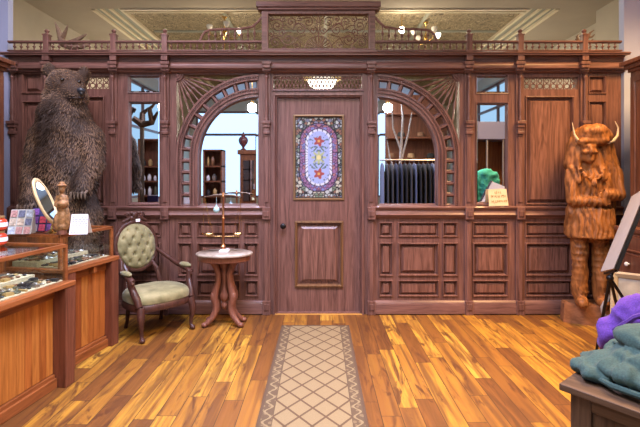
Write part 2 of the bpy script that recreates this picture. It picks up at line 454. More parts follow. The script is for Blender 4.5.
# backing board behind panels and mirrors (not behind the open fretwork, fans and doorway)
opens = [rect(*fret_door), rect(524, 77, 578, 89.5), rect(54, 76, 109, 89), rect(273.5, 90, 363, 330)]
m = MB()
for cx, sg in arches: opens.append(rect(min(cx, cx + sg*RO), 74.5, max(cx, cx + sg*RO), 206))
m.fill(SX(10.5), SX(621), 0, SZ(60), opens, D + 0.05, D + 0.10); sp(m, 'backing_board', OAK)

# quarter arches
def apt(cx, sg, r, t):       # t 0..1 from the foot of the arch to its crown
    L1, L2 = 49.0, r * math.pi / 2; q = t * (49.0 + 70 * math.pi / 2)
    if q < 49.0: return (cx + sg*r, 206 - q)
    a = (q - 49.0) / 70.0
    return (cx + sg*r*math.cos(a), AY - r*math.sin(a))
NT_ = 44
for cx, sg in arches:
    def band(r0, r1, yf, mb, y1=0.05):
        loops = []
        for i in range(NT_ + 1):
            t = i / NT_; a = apt(cx, sg, r0, t); b = apt(cx, sg, r1, t)
            loops.append([(SX(a[0]), D+yf, SZ(a[1])), (SX(b[0]), D+yf, SZ(b[1])), (SX(b[0]), D+y1, SZ(b[1])), (SX(a[0]), D+y1, SZ(a[1]))])
        mb.quadloops(loops, True, True, True)
    m = MB(); band(82.2, 80.2, -0.02, m); band(80.2, 77.8, -0.004, m); band(77.8, 76.6, -0.018, m)
    for i in range(72):
        p = apt(cx, sg, 79.0, (i + .5)/72); m.sphere((SX(p[0]), D - 0.008, SZ(p[1])), 0.0115, 6, 4)
    sp(m, 'outer_arch_moulding', OAK, smooth=True)
    m = MB(); band(68.6, 67.2, -0.018, m); band(67.2, 65.4, -0.004, m); band(65.4, 63.5, -0.022, m); band(63.5, 61.8, -0.006, m); band(61.8, 60.3, -0.018, m)
    for i in range(60):
        p = apt(cx, sg, 66.3, (i + .5)/60); m.sphere((SX(p[0]), D - 0.008, SZ(p[1])), 0.0095, 6, 4)
    sp(m, 'inner_arch_moulding', OAK, smooth=True)
    m = MB(); band(76.8, 68.4, 0.032, m, 0.06)
    NS = 14
    for i in range(NS + 1):
        t0 = max(0, i/NS - .006); t1 = min(1, i/NS + .006)
        L = []
        for t in (t0, t1):
            a = apt(cx, sg, 76.8, t); b = apt(cx, sg, 68.4, t)
            L.append([(SX(a[0]), D-.004, SZ(a[1])), (SX(b[0]), D-.004, SZ(b[1])), (SX(b[0]), D+.04, SZ(b[1])), (SX(a[0]), D+.04, SZ(a[1]))])
        m.quadloops(L, True, True, True)
    sp(m, 'mirror_setting', OAK)
    for i in range(NS):
        t0, t1 = i/NS + .0065, (i+1)/NS - .0065
        q = [apt(cx, sg, 76.7, t0), apt(cx, sg, 68.5, t0), apt(cx, sg, 68.5, t1), apt(cx, sg, 76.7, t1)]
        mx, my = sum(p[0] for p in q)/4, sum(p[1] for p in q)/4
        m = MB(); m.quadloops([[(SX(p[0]), D+.030, SZ(p[1])) for p in q], [(SX(mx+(p[0]-mx)*.72), D+.022, SZ(my+(p[1]-my)*.72)) for p in q]], True, False, True)
        sp(m, 'mirror_square', MIRROR)
    # the big pane with its bevelled edge
    outer = [apt(cx, sg, 60.6, i/NT_) for i in range(NT_+1)] + [(cx, AY - 60.6), (cx, 206)]
    inner = []
    for p in outer:
        ox, oy = cx + sg*2.6, 203.6
        inner.append((ox + (p[0]-cx)*(55.2/60.6), oy + (p[1]-206)*(104.3/109.6)))
    m = MB(); m.quadloops([[(SX(p[0]), D+.034, SZ(p[1])) for p in outer], [(SX(p[0]), D+.028, SZ(p[1])) for p in inner]], True, False, True)
    sp(m, 'arched_mirror', MIRROR)
    m = MB()
    bp = [(SX(p[0]), SZ(p[1])) for p in [apt(cx, sg, 82, i/NT_) for i in range(NT_+1)] + [(cx, AY-82), (cx, 206)]]
    m.quadloops([[(x, D+.05, z) for x, z in bp], [(x, D+.10, z) for x, z in bp]], True, True, True)
    sp(m, 'backing_board', OAK)
    # open fan of turned spindles in the spandrel
    hx, hy = cx + sg*RO, 74.5
    m = MB()
    for rr, yy in ((6.5, 0.0), (4.6, -.012), (2.6, -.022)):
        pts = [(hx, hy)] + [(hx - sg*rr*math.cos(R(a)), hy + rr*math.sin(R(a))) for a in range(0, 91, 10)]
        m.quadloops([[(SX(x), D+yy, SZ(y)) for x, y in pts], [(SX(x), D+.045, SZ(y)) for x, y in pts]], True, True, True)
    sp(m, 'fan_hub', OAK)
    for j in range(8):
        a = R(8 + j * 74 / 7); dx, dy = -sg*math.cos(a), math.sin(a)
        # reach of the ray to the arch
        ccx, ccy = hx - cx, hy - AY; bq = ccx*dx + ccy*dy; cq = ccx*ccx + ccy*ccy - 81.5**2; disc = bq*bq - cq
        Lr = (-bq - math.sqrt(disc)) if disc > 0 else 70
        if Lr < 8 or Lr > 92: Lr = 80
        m = MB(); n_ = 14; pts = []; rad = []
        for i in range(n_ + 1):
            q = i / n_; d = 5.5 + (Lr - 5.5) * q
            pts.append((SX(hx + dx*d), D + .022, SZ(hy + dy*d)))
            rad.append(0.0065 + 0.010*math.exp(-((q-.55)/.08)**2) + 0.005*math.exp(-((q-.25)/.05)**2) + 0.004*q)
        m.tube(pts, rad, 8); sp(m, 'fan_spindle', OAK, smooth=True)

# pilasters with colonette, corbel and blocks
for px in (14.5, 47, 114, 166, 267, 371, 468, 519, 583):
    w = 3.6 if px not in (14.5,) else 3.0
    m = MB(); m.box(SX(px-w), SX(px+w), D-.022, D+.05, 0, SZ(70)); m.box(SX(px-w*.55), SX(px+w*.55), D-.034, D, SZ(202), SZ(137)); m.box(SX(px-w*.55), SX(px+w*.55), D-.034, D, SZ(302), SZ(221))
    pl = sp(m, 'pilaster', OAK, bevel=0.003)
    m = MB(); rr = 0.0
    prof = [(.020, SZ(122)), (.024, SZ(119)), (.017, SZ(117)), (.022, SZ(114)), (.020, SZ(100)), (.014, SZ(83)), (.013, SZ(80)), (.022, SZ(78.5)), (.022, SZ(77)), (.014, SZ(76)), (.024, SZ(73.5)), (.026, SZ(71))]
    m.lathe(prof, (SX(px), D-.036, 0), 12); sp(m, 'colonette', OAK, pl, smooth=True)
    m = MB()
    for a, b, q, ww in ((121.5, 124.5, .075, 4.2), (124.5, 128, .062, 3.5), (128, 131.5, .05, 3.0), (131.5, 134.5, .058, 3.4), (134.5, 137, .04, 2.6)):
        m.box(SX(px-ww), SX(px+ww), D-q, D, SZ(b), SZ(a))
    sp(m, 'corbel', OAK, pl, bevel=0.004)
    m = MB()
    for a, b, q, ww in ((61, 64, .135, 4.6), (64, 67.5, .125, 3.8), (67.5, 70.5, .10, 4.2), (70.5, 72.5, .07, 3.6)):
        zq = lambda p: CAM_Z - (p - 177.0)*(D - q)/F
        m.box(SX(px)*(D-q*.6)/D - ww*S, SX(px)*(D-q*.6)/D + ww*S, D-q, D, zq(b), zq(a))
    sp(m, 'capital', OAK, pl, bevel=0.004)
    m = MB(); m.box(SX(px-4), SX(px+4), D-.062, D, SZ(219), SZ(207)); m.box(SX(px-2.6), SX(px+2.6), D-.072, D, SZ(216), SZ(210.5))
    sp(m, 'dado_block', OAK, pl, bevel=0.004)
    m = MB(); m.box(SX(px-4), SX(px+4), D-.05, D, 0, SZ(300)); m.box(SX(px-2.4), SX(px+2.4), D-.058, D, SZ(309), SZ(303))
    sp(m, 'plinth_block', OAK, pl, bevel=0.004)

# mouldings that run along the screen
def along(name, prof, segs, mat=OAKH, smooth=False):
    m = MB()
    pr = [(D - y, CAM_Z - (z - 177.0)*(D - y)/F) for z, y in prof]; pr += [(D + .05, pr[-1][1]), (D + .05, pr[0][1])]
    for a, b in segs: m.extrude_x(pr, SX(a), SX(b))
    return sp(m, name, mat, smooth=smooth)
along('cornice', [(51.6, .13), (52.6, .145), (53.4, .13), (54.8, .13), (55.2, .09), (56.5, .045), (59, .03), (62.0, .03), (62.3, .06), (63.0, .082), (65, .094), (68, .088), (69.5, .07), (70.2, .05), (71, .055), (72, .045), (73, .02)], [(8.5, 622)], smooth=True)
along('dado_rail', [(206, .022), (207.5, .05), (209, .045), (210.5, .028), (213.5, .034), (215, .05), (216.5, .034), (218.5, .012)], [(10.5, 266), (371, 621)], smooth=True)
along('plinth', [(300.5, .012), (302.5, .03), (304, .036), (305, .04), (314.1, .042)], [(10.5, 266), (371, 621)], smooth=True)
m = MB()      # door casing
m.frame_rings(SX(273.5), SX(363.5), -0.02, SZ(94), [(-.0, -.0), (.0, -.03), (.018, -.032), (.026, -.012), (.036, -.016), (.040, .02), (.040, .05)], D, cap=False); sp(m, 'door_casing', OAK)
m = MB(); m.frame_rings(*rect(273, 73.5, 362.5, 90), [(-.012, 0), (-.010, -.018), (0, -.016), (.004, .02)], D, cap=False); sp(m, 'transom_moulding', OAK)

# fretwork transoms
def lattice(r):
    m = MB(); x0, x1, z0, z1 = r; n_ = 24; w = (x1-x0)/n_; y = D + .02
    for i in range(n_):
        for (a, b, c, d) in ((0, z0, 1, (z0+z1)/2), (0, (z0+z1)/2, 1, z0), (0, (z0+z1)/2, 1, z1), (0, z1, 1, (z0+z1)/2)):
            m.tube([(x0+(i+a)*w, y, b), (x0+(i+c)*w, y, d)], .0055, 5)
        m.sphere((x0+(i+.5)*w, y, (z0*3+z1)/4), (.013, .008, .013), 8, 6)
        m.sphere((x0+i*w, y, (z0+z1*3)/4), (.013, .008, .013), 8, 6)
    m.box(x0, x1, y-.01, y+.01, z1-.025, z1); m.box(x0, x1, y-.01, y+.01, z0, z0+.010)
    return m
sp(lattice(rect(273.5, 74, 362, 89.5)), 'fretwork', OAK, smooth=True)
def scrollfret(r, n_):
    m = MB(); x0, x1, z0, z1 = r; w = (x1-x0)/n_; y = D + .02; zc = (z0+z1)/2
    for i in range(n_):
        xc = x0 + (i+.5)*w
        m.torus((xc, y, zc+.030), .021, .005, 14, 6); m.torus((xc, y, zc-.030), .027, .005, 14, 6)
        m.sphere((xc, y, zc), (.012, .008, .012), 8, 6)
        m.tube([(xc, y, z0), (xc, y, z0+.012)], .007, 6); m.tube([(xc, y, z1), (xc, y, z1-.015)], .007, 6)
        m.tube([(x0+i*w, y, z0), (x0+i*w, y, z0+.045), (x0+i*w+.004, y, zc+.01), (x0+i*w, y, z1)], [.007, .011, .004, .009], 6)
    m.box(x1-.008, x1, y-.008, y+.008, z0, z1); m.box(x0, x1, y-.008, y+.008, z0, z0+.006); m.box(x0, x1, y-.008, y+.008, z1-.008, z1)
    return m
sp(scrollfret(rect(524, 77, 578, 89.5), 8), 'fretwork', OAK, smooth=True)
sp(scrollfret(rect(54, 76, 109, 89), 8), 'fretwork', OAK, smooth=True)

# gallery: rails, balusters, newels
YG = D - .085
def GX(px): return (px - 320.0) * YG / F
def GZ(py): return CAM_Z - (py - 177.0) * YG / F
def grect(px0, py0, px1, py1): return (GX(px0), GX(px1), GZ(py1), GZ(py0))
m = MB()
for a, b in ((8.5, 262), (375, 621)):
    m.box(GX(a), GX(b), YG-.022, YG+.022, GZ(42.7), GZ(41.0)); m.box(GX(a), GX(b), YG-.012, YG+.012, GZ(43.4), GZ(42.7))
    m.box(GX(a), GX(b), YG-.028, YG+.028, GZ(51.6), GZ(50.4))
sp(m, 'gallery_rail', OAKH, bevel=0.003)
newels = (47, 114, 165, 469, 520, 584)
def bal_prof(z0, z1):
    h = z1 - z0
    return [(.009, z0), (.010, z0+.12*h), (.005, z0+.2*h), (.008, z0+.36*h), (.019, z0+.5*h), (.008, z0+.64*h), (.005, z0+.8*h), (.010, z0+.88*h), (.009, z1)]
bm0 = MB(); bm0.lathe([(r, z) for r, z in bal_prof(0, GZ(43.0)-GZ(50.6))], (0, 0, 0), 8)
proto = bm0.build('baluster', OAK, scr, smooth=True)
proto.location = Vector((GX(12), YG, GZ(50.6))) - scr.location
first = True
for a, b in ((8.5, 47), (47, 114), (114, 165), (165, 262), (375, 469), (469, 520), (520, 584), (584, 621)):
    n_ = max(3, round((b - a - 5) / 6.4)); 
    for i in range(n_):
        px = a + 3 + (i + .5) * (b - a - 6) / n_
        o = proto if first else proto.copy()
        if not first: C.objects.link(o)
        first = False
        o.location = Vector((GX(px), YG, GZ(50.6))) - scr.location
for px in newels:
    m = MB(); m.box(GX(px-2.7), GX(px+2.7), YG-.03, YG+.03, GZ(51.5), GZ(35)); m.box(GX(px-3.3), GX(px+3.3), YG-.037, YG+.037, GZ(36), GZ(34.6))
    m.box(GX(px-3.2), GX(px+3.2), YG-.036, YG+.036, GZ(61), GZ(50.5))
    nw = sp(m, 'newel_post', OAK, bevel=.003)
    m = MB(); m.lathe([(.028, GZ(34.6)), (.022, GZ(33.4)), (.012, GZ(33)), (.024, GZ(31.8)), (.026, GZ(31)), (.018, GZ(29.8)), (.004, GZ(29.2))], (GX(px), YG, 0), 12)
    sp(m, 'finial', OAK, nw, smooth=True)
# curved wings beside the crest
for (xo, xi, sg) in ((200, 262, 1), (437, 375, -1)):
    m = MB(); pts = [(xo, 41), (xo + sg*2, 36), (xo + sg*5, 32), (xo + sg*10, 30), (xo + sg*20, 29.3), (xo + sg*40, 29), (xo + sg*52, 27), (xo + sg*58, 22), (xo + sg*62, 17)]
    m.tube([(GX(x), YG, GZ(y)) for x, y in pts], .014, 8); wing = sp(m, 'crest_wing', OAK, smooth=True)
    m = MB()
    for i in range(8):
        x = xo + sg*(9 + i*6.5); zt = 29.5 if i < 7 else 25
        m.lathe(bal_prof(GZ(41.5), GZ(zt)), (GX(x), YG, 0), 8)
    sp(m, 'wing_spindles', OAK, wing, smooth=True)
# crest box with pierced scrollwork
m = MB()
m.fill(GX(262), GX(375), GZ(51), GZ(11), [grect(268, 14.5, 369, 50)], D-.11, D-.03)
m.box(GX(259), GX(378), D-.135, D+.0, GZ(11.2), GZ(9)); m.box(GX(257), GX(380), D-.155, D+.02, GZ(9), GZ(3.6)); m.box(GX(260), GX(377), D-.125, D+.0, GZ(53), GZ(50.5))
cr = sp(m, 'crest', OAKH, bevel=.004)
m = MB(); m.frame_rings(*grect(268, 14.5, 369, 50), [(-.01, 0), (-.008, -.016), (.006, -.014), (.010, .03)], D-.11, cap=False); sp(m, 'crest_moulding', OAK, cr)
m = MB(); yc = D - .07; x0, x1, z0, z1 = grect(268, 14.5, 369, 50); xc = (x0+x1)/2
def spiral(cx, cz, r, turns, a0, sgn, rad=.0055):
    n_ = int(16*turns); pts = []
    for i in range(n_+1):
        q = i/n_; a = a0 + sgn*2*math.pi*turns*q; rr = r*(1-.88*q)
        pts.append((cx + rr*math.cos(a), yc, cz + rr*math.sin(a)))
    m.tube(pts, rad, 5); m.sphere(pts[-1], .011, 6, 4)
for i in range(13):                       # half sunburst at the middle
    a = math.pi * i / 12
    m.tube([(xc + .03*math.cos(a), yc, z0+.012+.03*math.sin(a)), (xc + .135*math.cos(a), yc, z0+.012+.135*math.sin(a))], [.004, .008], 5)
m.sphere((xc, yc, z0+.012), .022, 8, 6); m.tube([(xc + .15*math.cos(math.pi*i/16), yc, z0 + .006 + .15*math.sin(math.pi*i/16)) for i in range(17)], .006, 6)
for s_ in (-1, 1):
    random.seed(3)
    for (dx, zz, r, t, a0, d_) in ((.20, .23, .075, 1.6, 0, 1), (.33, .12, .085, 1.8, 2, -1), (.45, .27, .075, 1.7, 1, 1), (.47, .085, .065, 1.5, 3, -1), (.11, .31, .06, 1.5, .5, 1), (.30, .31, .055, 1.4, 4, -1), (.235, .055, .045, 1.3, 2, 1), (.06, .22, .045, 1.3, 2, 1), (.39, .20, .045, 1.2, 5, 1), (.52, .18, .04, 1.2, 2, 1), (.20, .345, .035, 1.2, 2, -1), (.385, .34, .035, 1.2, 1, -1), (.515, .34, .035, 1.2, 0, 1), (.38, .03, .03, 1.2, 2, 1)):
        a1 = a0 if s_ > 0 else math.pi - a0
        spiral(xc + s_*dx, z0 + zz, r, t, a1, d_*s_)
    for (ax, az, bx, bz) in ((.14, .05, .26, .14), (.26, .14, .40, .10), (.05, .17, .14, .24), (.14, .24, .26, .30), (.27, .22, .40, .27), (.40, .16, .54, .10), (.50, .24, .56, .38), (0, .16, .0, .39), (.0, .30, .1, .39), (.14, .17, .28, .06)):
        mid = ((ax+bx)/2 + .02, (az+bz)/2 + .03)
        m.tube([(xc + s_*ax, yc, z0+az), (xc + s_*mid[0], yc, z0+mid[1]), (xc + s_*bx, yc, z0+bz)], .005, 5)
sp(m, 'scrollwork', OAK, cr, smooth=True)

# ------------------------------------------------------------------ the door
DY = D + .03
dr = thing('door_1', 'broad oak door with a stained glass panel and a square raised panel below', 'door', (SX(318.5), DY, 0)); dr['kind'] = 'structure'
x0, x1, zt = SX(277.2), SX(360.0), SZ(95.5)
gr = rect(293.5, 114.5, 344, 200); pr_ = rect(294.5, 221, 343.5, 288)
m = MB(); m.fill(x0, x1, 0.008, zt, [gr, pr_], DY, DY + .045); m.build('door_leaf', OAK, dr, world=True)
m = MB(); m.frame_rings(*pr_, [(.034, .024), (.045, .024), (.085, .0), (.09, -.003)], DY); m.build('raised_panel', OAKP, dr, world=True)
m = MB(); m.frame_rings(*pr_, [(0, 0), (.004, -.018), (.02, -.022), (.03, -.008), (.034, .024)], DY, cap=False); m.build('panel_moulding', wood('brown_moulding_wood', (.06, .028, .012), (.24, .12, .05)), dr, world=True, label='warmer brown moulding')
m = MB(); m.frame_rings(*gr, [(-.006, 0), (0, -.014), (.012, -.016), (.020, -.004), (.022, .02)], DY, cap=False); m.build('glass_moulding', plain('bronzed_moulding', (.22, .13, .06), .4, .3), dr, world=True, label='gilt brown moulding round the stained glass')
def glass_colour(u, v):      # u, v in photo-pixel sized units from the middle of the pane
    au, av = abs(u), abs(v)
    sd = math.hypot(u, max(0.0, av - 15.5))          # stadium radius
    c1 = noise.noise(Vector((u*.30, v*.30, 1.3))); c2 = noise.noise(Vector((au*.42, v*.42, 9.1)))
    d, pts = noise.voronoi(Vector((au*.33, v*.33, 2.0)), distance_metric='DISTANCE')
    edge = d[1] - d[0]; rid = noise.cell(pts[0]*7.3)
    if au > 24.2 or av > 41.2: return (0.45, 0.33, 0.14)
    if au > 23.2 or av > 40.2: return (0.03, 0.03, 0.03)
    if sd < 11:
        base = (0.42, 0.50, 0.85)
        fl = math.hypot(u, av - 16.5); an = math.atan2(av - 16.5, u)
        if fl < 4.4 + 1.3*math.cos(5*an): base = (0.40, 0.09, 0.09) if fl > 1.4 else (0.75, 0.42, 0.12)
        ce = math.hypot(u, v); an = math.atan2(v, u)
        if ce < 5.5 + 2.2*math.cos(8*an): base = (0.50, 0.55, 0.30) if ce > 2.3 else (0.78, 0.70, 0.35)
        if 6.2 < av < 11 and au < 7.5 and math.sin(au*1.4 + av*1.1) > .35: base = (0.13, 0.22, 0.16)
        if c2 > .33: base = (0.15, 0.2, 0.3)
        return base
    if sd < 13.2: return (0.75, 0.78, 0.92) if math.sin(math.atan2(v, u)*34) > -.7 else (0.2, 0.2, 0.3)
    if sd < 14.0: return (0.04, 0.03, 0.06)
    if sd < 18.6:
        if edge < .10: return (0.10, 0.06, 0.12)
        return (0.34, 0.17, 0.34) if rid > .1 else (0.25, 0.27, 0.58) if rid > -.5 else (0.45, 0.20, 0.22)
    if sd < 19.5: return (0.05, 0.04, 0.06)
    if edge < .13: return (0.05, 0.045, 0.05)
    return ((0.60, 0.58, 0.48), (0.20, 0.26, 0.19), (0.33, 0.17, 0.12), (0.55, 0.60, 0.62), (0.23, 0.24, 0.34))[int((rid*.5+.5)*4.999) % 5]
nx, nz = 104, 176
me = bpy.data.meshes.new('stained_glass')
gx0, gx1, gz0, gz1 = gr
vs, fs, cs = [], [], []
for j in range(nz + 1):
    for i in range(nx + 1):
        u, v = (i/nx - .5), (j/nz - .5)
        vs.append((gx0 + (gx1-gx0)*i/nx - dr.location.x, .018, gz0 + (gz1-gz0)*j/nz)); cs.append((*glass_colour(u*50.5, v*85.5), 1))
for j in range(nz):
    for i in range(nx): fs.append((j*(nx+1)+i, j*(nx+1)+i+1, (j+1)*(nx+1)+i+1, (j+1)*(nx+1)+i))
me.from_pydata(vs, [], fs); ca = me.color_attributes.new('glass', 'FLOAT_COLOR', 'POINT')
ca.data.foreach_set('color', [c for q in cs for c in q])
k = NT('leaded_stained_glass'); at = k.n('ShaderNodeAttribute', attribute_name='glass')
k.set(Base_Color=at.outputs['Color'], Roughness=0.18)
trl = k.n('ShaderNodeBsdfTranslucent', i_Color=at.outputs['Color']); mxs = k.n('ShaderNodeMixShader', i_0=0.45)
k.t.links.new(k.b.outputs[0], mxs.inputs[1]); k.t.links.new(trl.outputs[0], mxs.inputs[2]); k.t.links.new(mxs.outputs[0], k.out.inputs[0])
me.materials.append(k.m)
o = bpy.data.objects.new('stained_glass', me); C.objects.link(o); o.parent = dr; o['label'] = 'stained glass panel, blue oval with red flowers'
kx, kz = SX(283.3), SZ(226)
m = MB(); m.lathe([(.026, 0), (.026, -.006), (.012, -.010), (.010, -.035), (.028, -.042), (.032, -.056), (.022, -.068), (.004, -.072)], (kx, DY, kz), 16, 'y'); m.build('knob', IRON, dr, world=True, smooth=True, label='dark bronze knob')
for py in (122, 201, 274):
    m = MB(); m.lathe([(.008, SZ(py+5)), (.008, SZ(py-5))], (SX(360.4), DY-.006, 0), 8); m.sphere((SX(360.4), DY-.006, SZ(py-5.4)), .009, 8, 6); m.sphere((SX(360.4), DY-.006, SZ(py+5.4)), .009, 8, 6); m.build('hinge', BRONZE, dr, world=True, smooth=True)
m = MB(); m.box(SX(274), SX(363), D-.03, D+.09, 0, .008); sill = m.build('threshold', wood('threshold_wood', (.45, .22, .05), (.75, .42, .12), grain=(1.6, 22, 22)), dr, world=True)

#---PART2---
# ------------------------------------------------------------------ runner rug
rug = thing('runner_rug', 'long tan hall runner with a brown diamond lattice and scroll borders leading to the door', 'rug', (-0.047, 3.2, 0))
def rug_mat(border):
    k = NT('runner_border' if border else 'runner_field')
    tc = k.n('ShaderNodeTexCoord'); sp_ = k.n('ShaderNodeSeparateXYZ', i_0=tc.outputs['Object']); x, y = sp_.outputs[0], sp_.outputs[1]
    fine = k.n('ShaderNodeTexNoise', i_Vector=tc.outputs['Object'], i_Scale=160.0, i_Detail=2.0).outputs[0]
    if border:
        ax = k.math('SUBTRACT', k.math('ABSOLUTE', x), 0.287)
        wv = k.math('MULTIPLY', k.math('SINE', k.math('MULTIPLY', y, 52.0)), 0.022)
        vine = k.math('LESS_THAN', k.math('ABSOLUTE', k.math('SUBTRACT', ax, wv)), 0.008)
        vo = k.n('ShaderNodeTexVoronoi', i_Vector=tc.outputs['Object'], i_Scale=24.0)
        leaf = k.math('LESS_THAN', vo.outputs[0], 0.36)
        c = k.mix(leaf, (0.085, 0.050, 0.024), (0.17, 0.115, 0.056)); c = k.mix(vine, c, (0.24, 0.175, 0.085))
        ln = k.math('GREATER_THAN', k.math('ABSOLUTE', ax), 0.036); c = k.mix(ln, c, (0.07, 0.035, 0.018))
    else:
        a, b = k.math('MULTIPLY', x, 1/0.168), k.math('MULTIPLY', y, 1/0.205)
        d1 = k.math('ABSOLUTE', k.math('SUBTRACT', k.math('FRACT', k.math('ADD', k.math('ADD', a, b), 50.5)), 0.5))
        d2 = k.math('ABSOLUTE', k.math('SUBTRACT', k.math('FRACT', k.math('ADD', k.math('SUBTRACT', a, b), 50.5)), 0.5))
        ln = k.math('LESS_THAN', k.math('MINIMUM', d1, d2), 0.058)
        c = k.mix(ln, (0.255, 0.185, 0.088), (0.085, 0.042, 0.018))
    c = k.mix(k.math('MULTIPLY', fine, 0.55), c, (0.10, 0.07, 0.035))
    k.set(Base_Color=c, Roughness=0.95); k.bump(fine, 0.5, 0.004); return k.m
m = MB(); m.box(-.247, .247, -1.5, 1.13, 0.001, .011); m.build('field', rug_mat(False), rug)
m = MB(); m.box(-.343, -.247, -1.5, 1.13, 0.001, .012); m.box(.247, .343, -1.5, 1.13, 0.001, .012); m.build('border', rug_mat(True), rug, label='darker scroll-patterned border')
m = MB(); m.box(-.343, .343, 1.13, 1.145, 0.001, .012); m.build('binding', plain('rug_binding', (.06, .035, .02), .9), rug)

# ------------------------------------------------------------------ display cases
PLANKS = [wood('plank_amber', (.20, .055, .012), (.52, .17, .035)), wood('plank_russet', (.13, .034, .010), (.36, .10, .025)), wood('plank_honey', (.26, .08, .015), (.62, .24, .05))]
def display_case(label, loc, rz, L, W, H, rec, tiers):
    """front plane at local x = 0, body recessed by rec behind the corner posts, glass set back a little on the ledge"""
    t = thing('display_case', label, 'display case', loc, rz, 'glass-topped jewellery cases of the counter')
    zl = H - .28; pw = .095; g = .055
    m = MB(); m.box(-W+.02, -rec-.012, .02, L-.02, .0, zl-.03); m.build('body', CASEW, t)
    m = MB(); n_ = max(4, int((L-2*pw)/.062)); random.seed(8)
    for i in range(n_):
        a = pw + (L-2*pw)*i/n_; m.cm = random.choice((0, 0, 1, 2)); m.box(-rec-.012, -rec, a+.0008, a+(L-2*pw)/n_-.0008, .10, zl-.05)
    m.build('front_planks', PLANKS, t)
    m = MB(); m.box(-rec-.01, -rec+.035, pw, L-pw, 0, .07); m.box(-rec-.01, -rec+.018, pw, L-pw, .07, .095); m.build('base_moulding', CASEH, t, bevel=.004)
    m = MB(); m.box(-rec-.01, -rec+.012, pw, L-pw, zl-.10, zl-.03); m.build('top_rail', CASEH, t)
    for a in (0.0, L-pw):
        m = MB(); m.box(-rec-.02, 0.0, a, a+pw, 0, zl-.025); m.build('corner_post', POSTW, t, bevel=.004)
    m = MB(); m.box(-W, .006, -.006, L+.006, zl-.026, zl+.010); m.build('ledge', CASEH, t, bevel=.006)
    m = MB(); m.box(-rec*.7, -.006, L*.5, L*.5+.035, zl-.085, zl-.026); m.build('latch', CASEW, t, bevel=.003)
    m = MB(); m.box(-W+.03, -g-.02, .03, L-.03, zl+.010, zl+.016); m.build('deck', DECK, t, label='cream cloth deck')
    m = MB(); r = .024
    for x in (-g-r, -W):
        for y in (0, L-r): m.box(x, x+r, y, y+r, zl+.010, H-.001)
    for x in (-g-r, -W): m.box(x, x+r, 0, L, H-.026, H)
    for y in (0, L-r): m.box(-W, -g, y, y+r, H-.026, H)
    m.build('glazing_frame', CASEH, t, bevel=.002)
    for nm, b in (('front_glass', (-g-.014, -g-.010, r, L-r, zl+.014, H-.026)), ('top_glass', (-W+r, -g-r, r, L-r, H-.012, H-.006)), ('end_glass', (-W+r, -g-r, .010, .014, zl+.014, H-.026)), ('end_glass', (-W+r, -g-r, L-.014, L-.010, zl+.014, H-.026))):
        m = MB(); m.box(*b); m.build(nm, GLASS, t)
    m = MB(); m.box(-W+.004, -W+.016, r, L-r, zl+.014, H-.026); m.build('back_door', CASEW, t)
    m = MB(); m.box(-W+.03, -.30, .03, L-.03, zl+.016, zl+.050); m.build('riser', DECK, t, label='raised cream cloth step')
    return t, zl
POSTW = wood('dark_post_wood', (.07, .022, .012), (.25, .085, .045))
CASE_W = .60
near, zn = display_case('nearer glass-topped wooden jewellery case, running out of the left edge', (-2.006, 1.65, 0), -R(7), 1.53, .60, 1.025, .10, True)
RZF = -R(11)
far, zf = display_case('farther glass-topped wooden jewellery case, ending beside the green armchair', (-1.965, 3.31, 0), RZF, .62, .56, 1.07, .07, False)
# small goods laid out in the cases
TR = [plain('silver_goods', (.45, .44, .42), .3, .9), plain('dark_goods', (.03, .03, .035), .4), plain('brown_goods', (.20, .09, .04), .4), plain('olive_goods', (.10, .10, .06), .4), plain('tan_goods', (.45, .30, .12), .4)]
def proto_goods(kind, mt):
    m = MB()
    if kind == 0:   # folding knife
        m.obox((0, 0, .006), (.013, .075, .011)); m.obox((.0, .055, .006), (.010, .05, .003)); nm, cat = 'pocket_knife', 'knife'
    elif kind == 1: # ring / bracelet
        m.torus((0, 0, .006), .022, .006, 14, 6, 'z'); nm, cat = 'bracelet', 'jewellery'
    elif kind == 2: # pendant
        m.sphere((0, 0, .008), (.012, .017, .008), 10, 6); m.torus((0, .021, .005), .006, .002, 8, 5, 'z'); nm, cat = 'pendant', 'jewellery'
    else:           # small box
        m.box(-.019, .019, -.026, .026, 0, .016); m.box(-.014, .014, -.020, .020, .016, .020); nm, cat = 'trinket_box', 'box'
    me = m.build(nm, mt, None, smooth=(kind in (1, 2))); me['category'] = cat
    return me
protos = {}
def goods(case, z, x0, x1, y0, y1, nxx, nyy, where, tag):
    c, s_ = math.cos(case.rotation_euler.z), math.sin(case.rotation_euler.z)
    words = {0: 'small dark-handled pocket knife', 1: 'small round bracelet', 2: 'tiny oval pendant', 3: 'tiny flat trinket box'}
    for i in range(nxx):
        for j in range(nyy):
            kd = random.choice((0, 0, 1, 2, 2, 3)); mi = random.choice((0, 0, 1, 1, 2, 3, 4))
            lx = x0 + (x1-x0)*(i+.5)/nxx + random.uniform(-.008, .008); ly = y0 + (y1-y0)*(j+.5)/nyy + random.uniform(-.006, .006)
            if (kd, mi) in protos: o = protos[(kd, mi)].copy(); C.objects.link(o)
            else: o = protos[(kd, mi)] = proto_goods(kd, TR[mi])
            o.location = (case.location.x + c*lx - s_*ly, case.location.y + s_*lx + c*ly, z)
            o.rotation_euler = (0, 0, case.rotation_euler.z + random.uniform(-.4, .4) + (R(90) if random.random() < .3 else 0))
            o['label'] = words[kd] + ' lying ' + where; o['group'] = ['pocket knives ', 'bracelets ', 'pendants ', 'trinket boxes '][kd] + tag
goods(near, zn + .0162, -.295, -.085, .72, 1.48, 4, 14, 'on the front deck of the nearer glass case', 'on the front deck of the nearer case')
goods(near, zn + .0502, -.565, -.31, .80, 1.48, 4, 12, 'on the raised step of the nearer glass case', 'on the raised step of the nearer case')
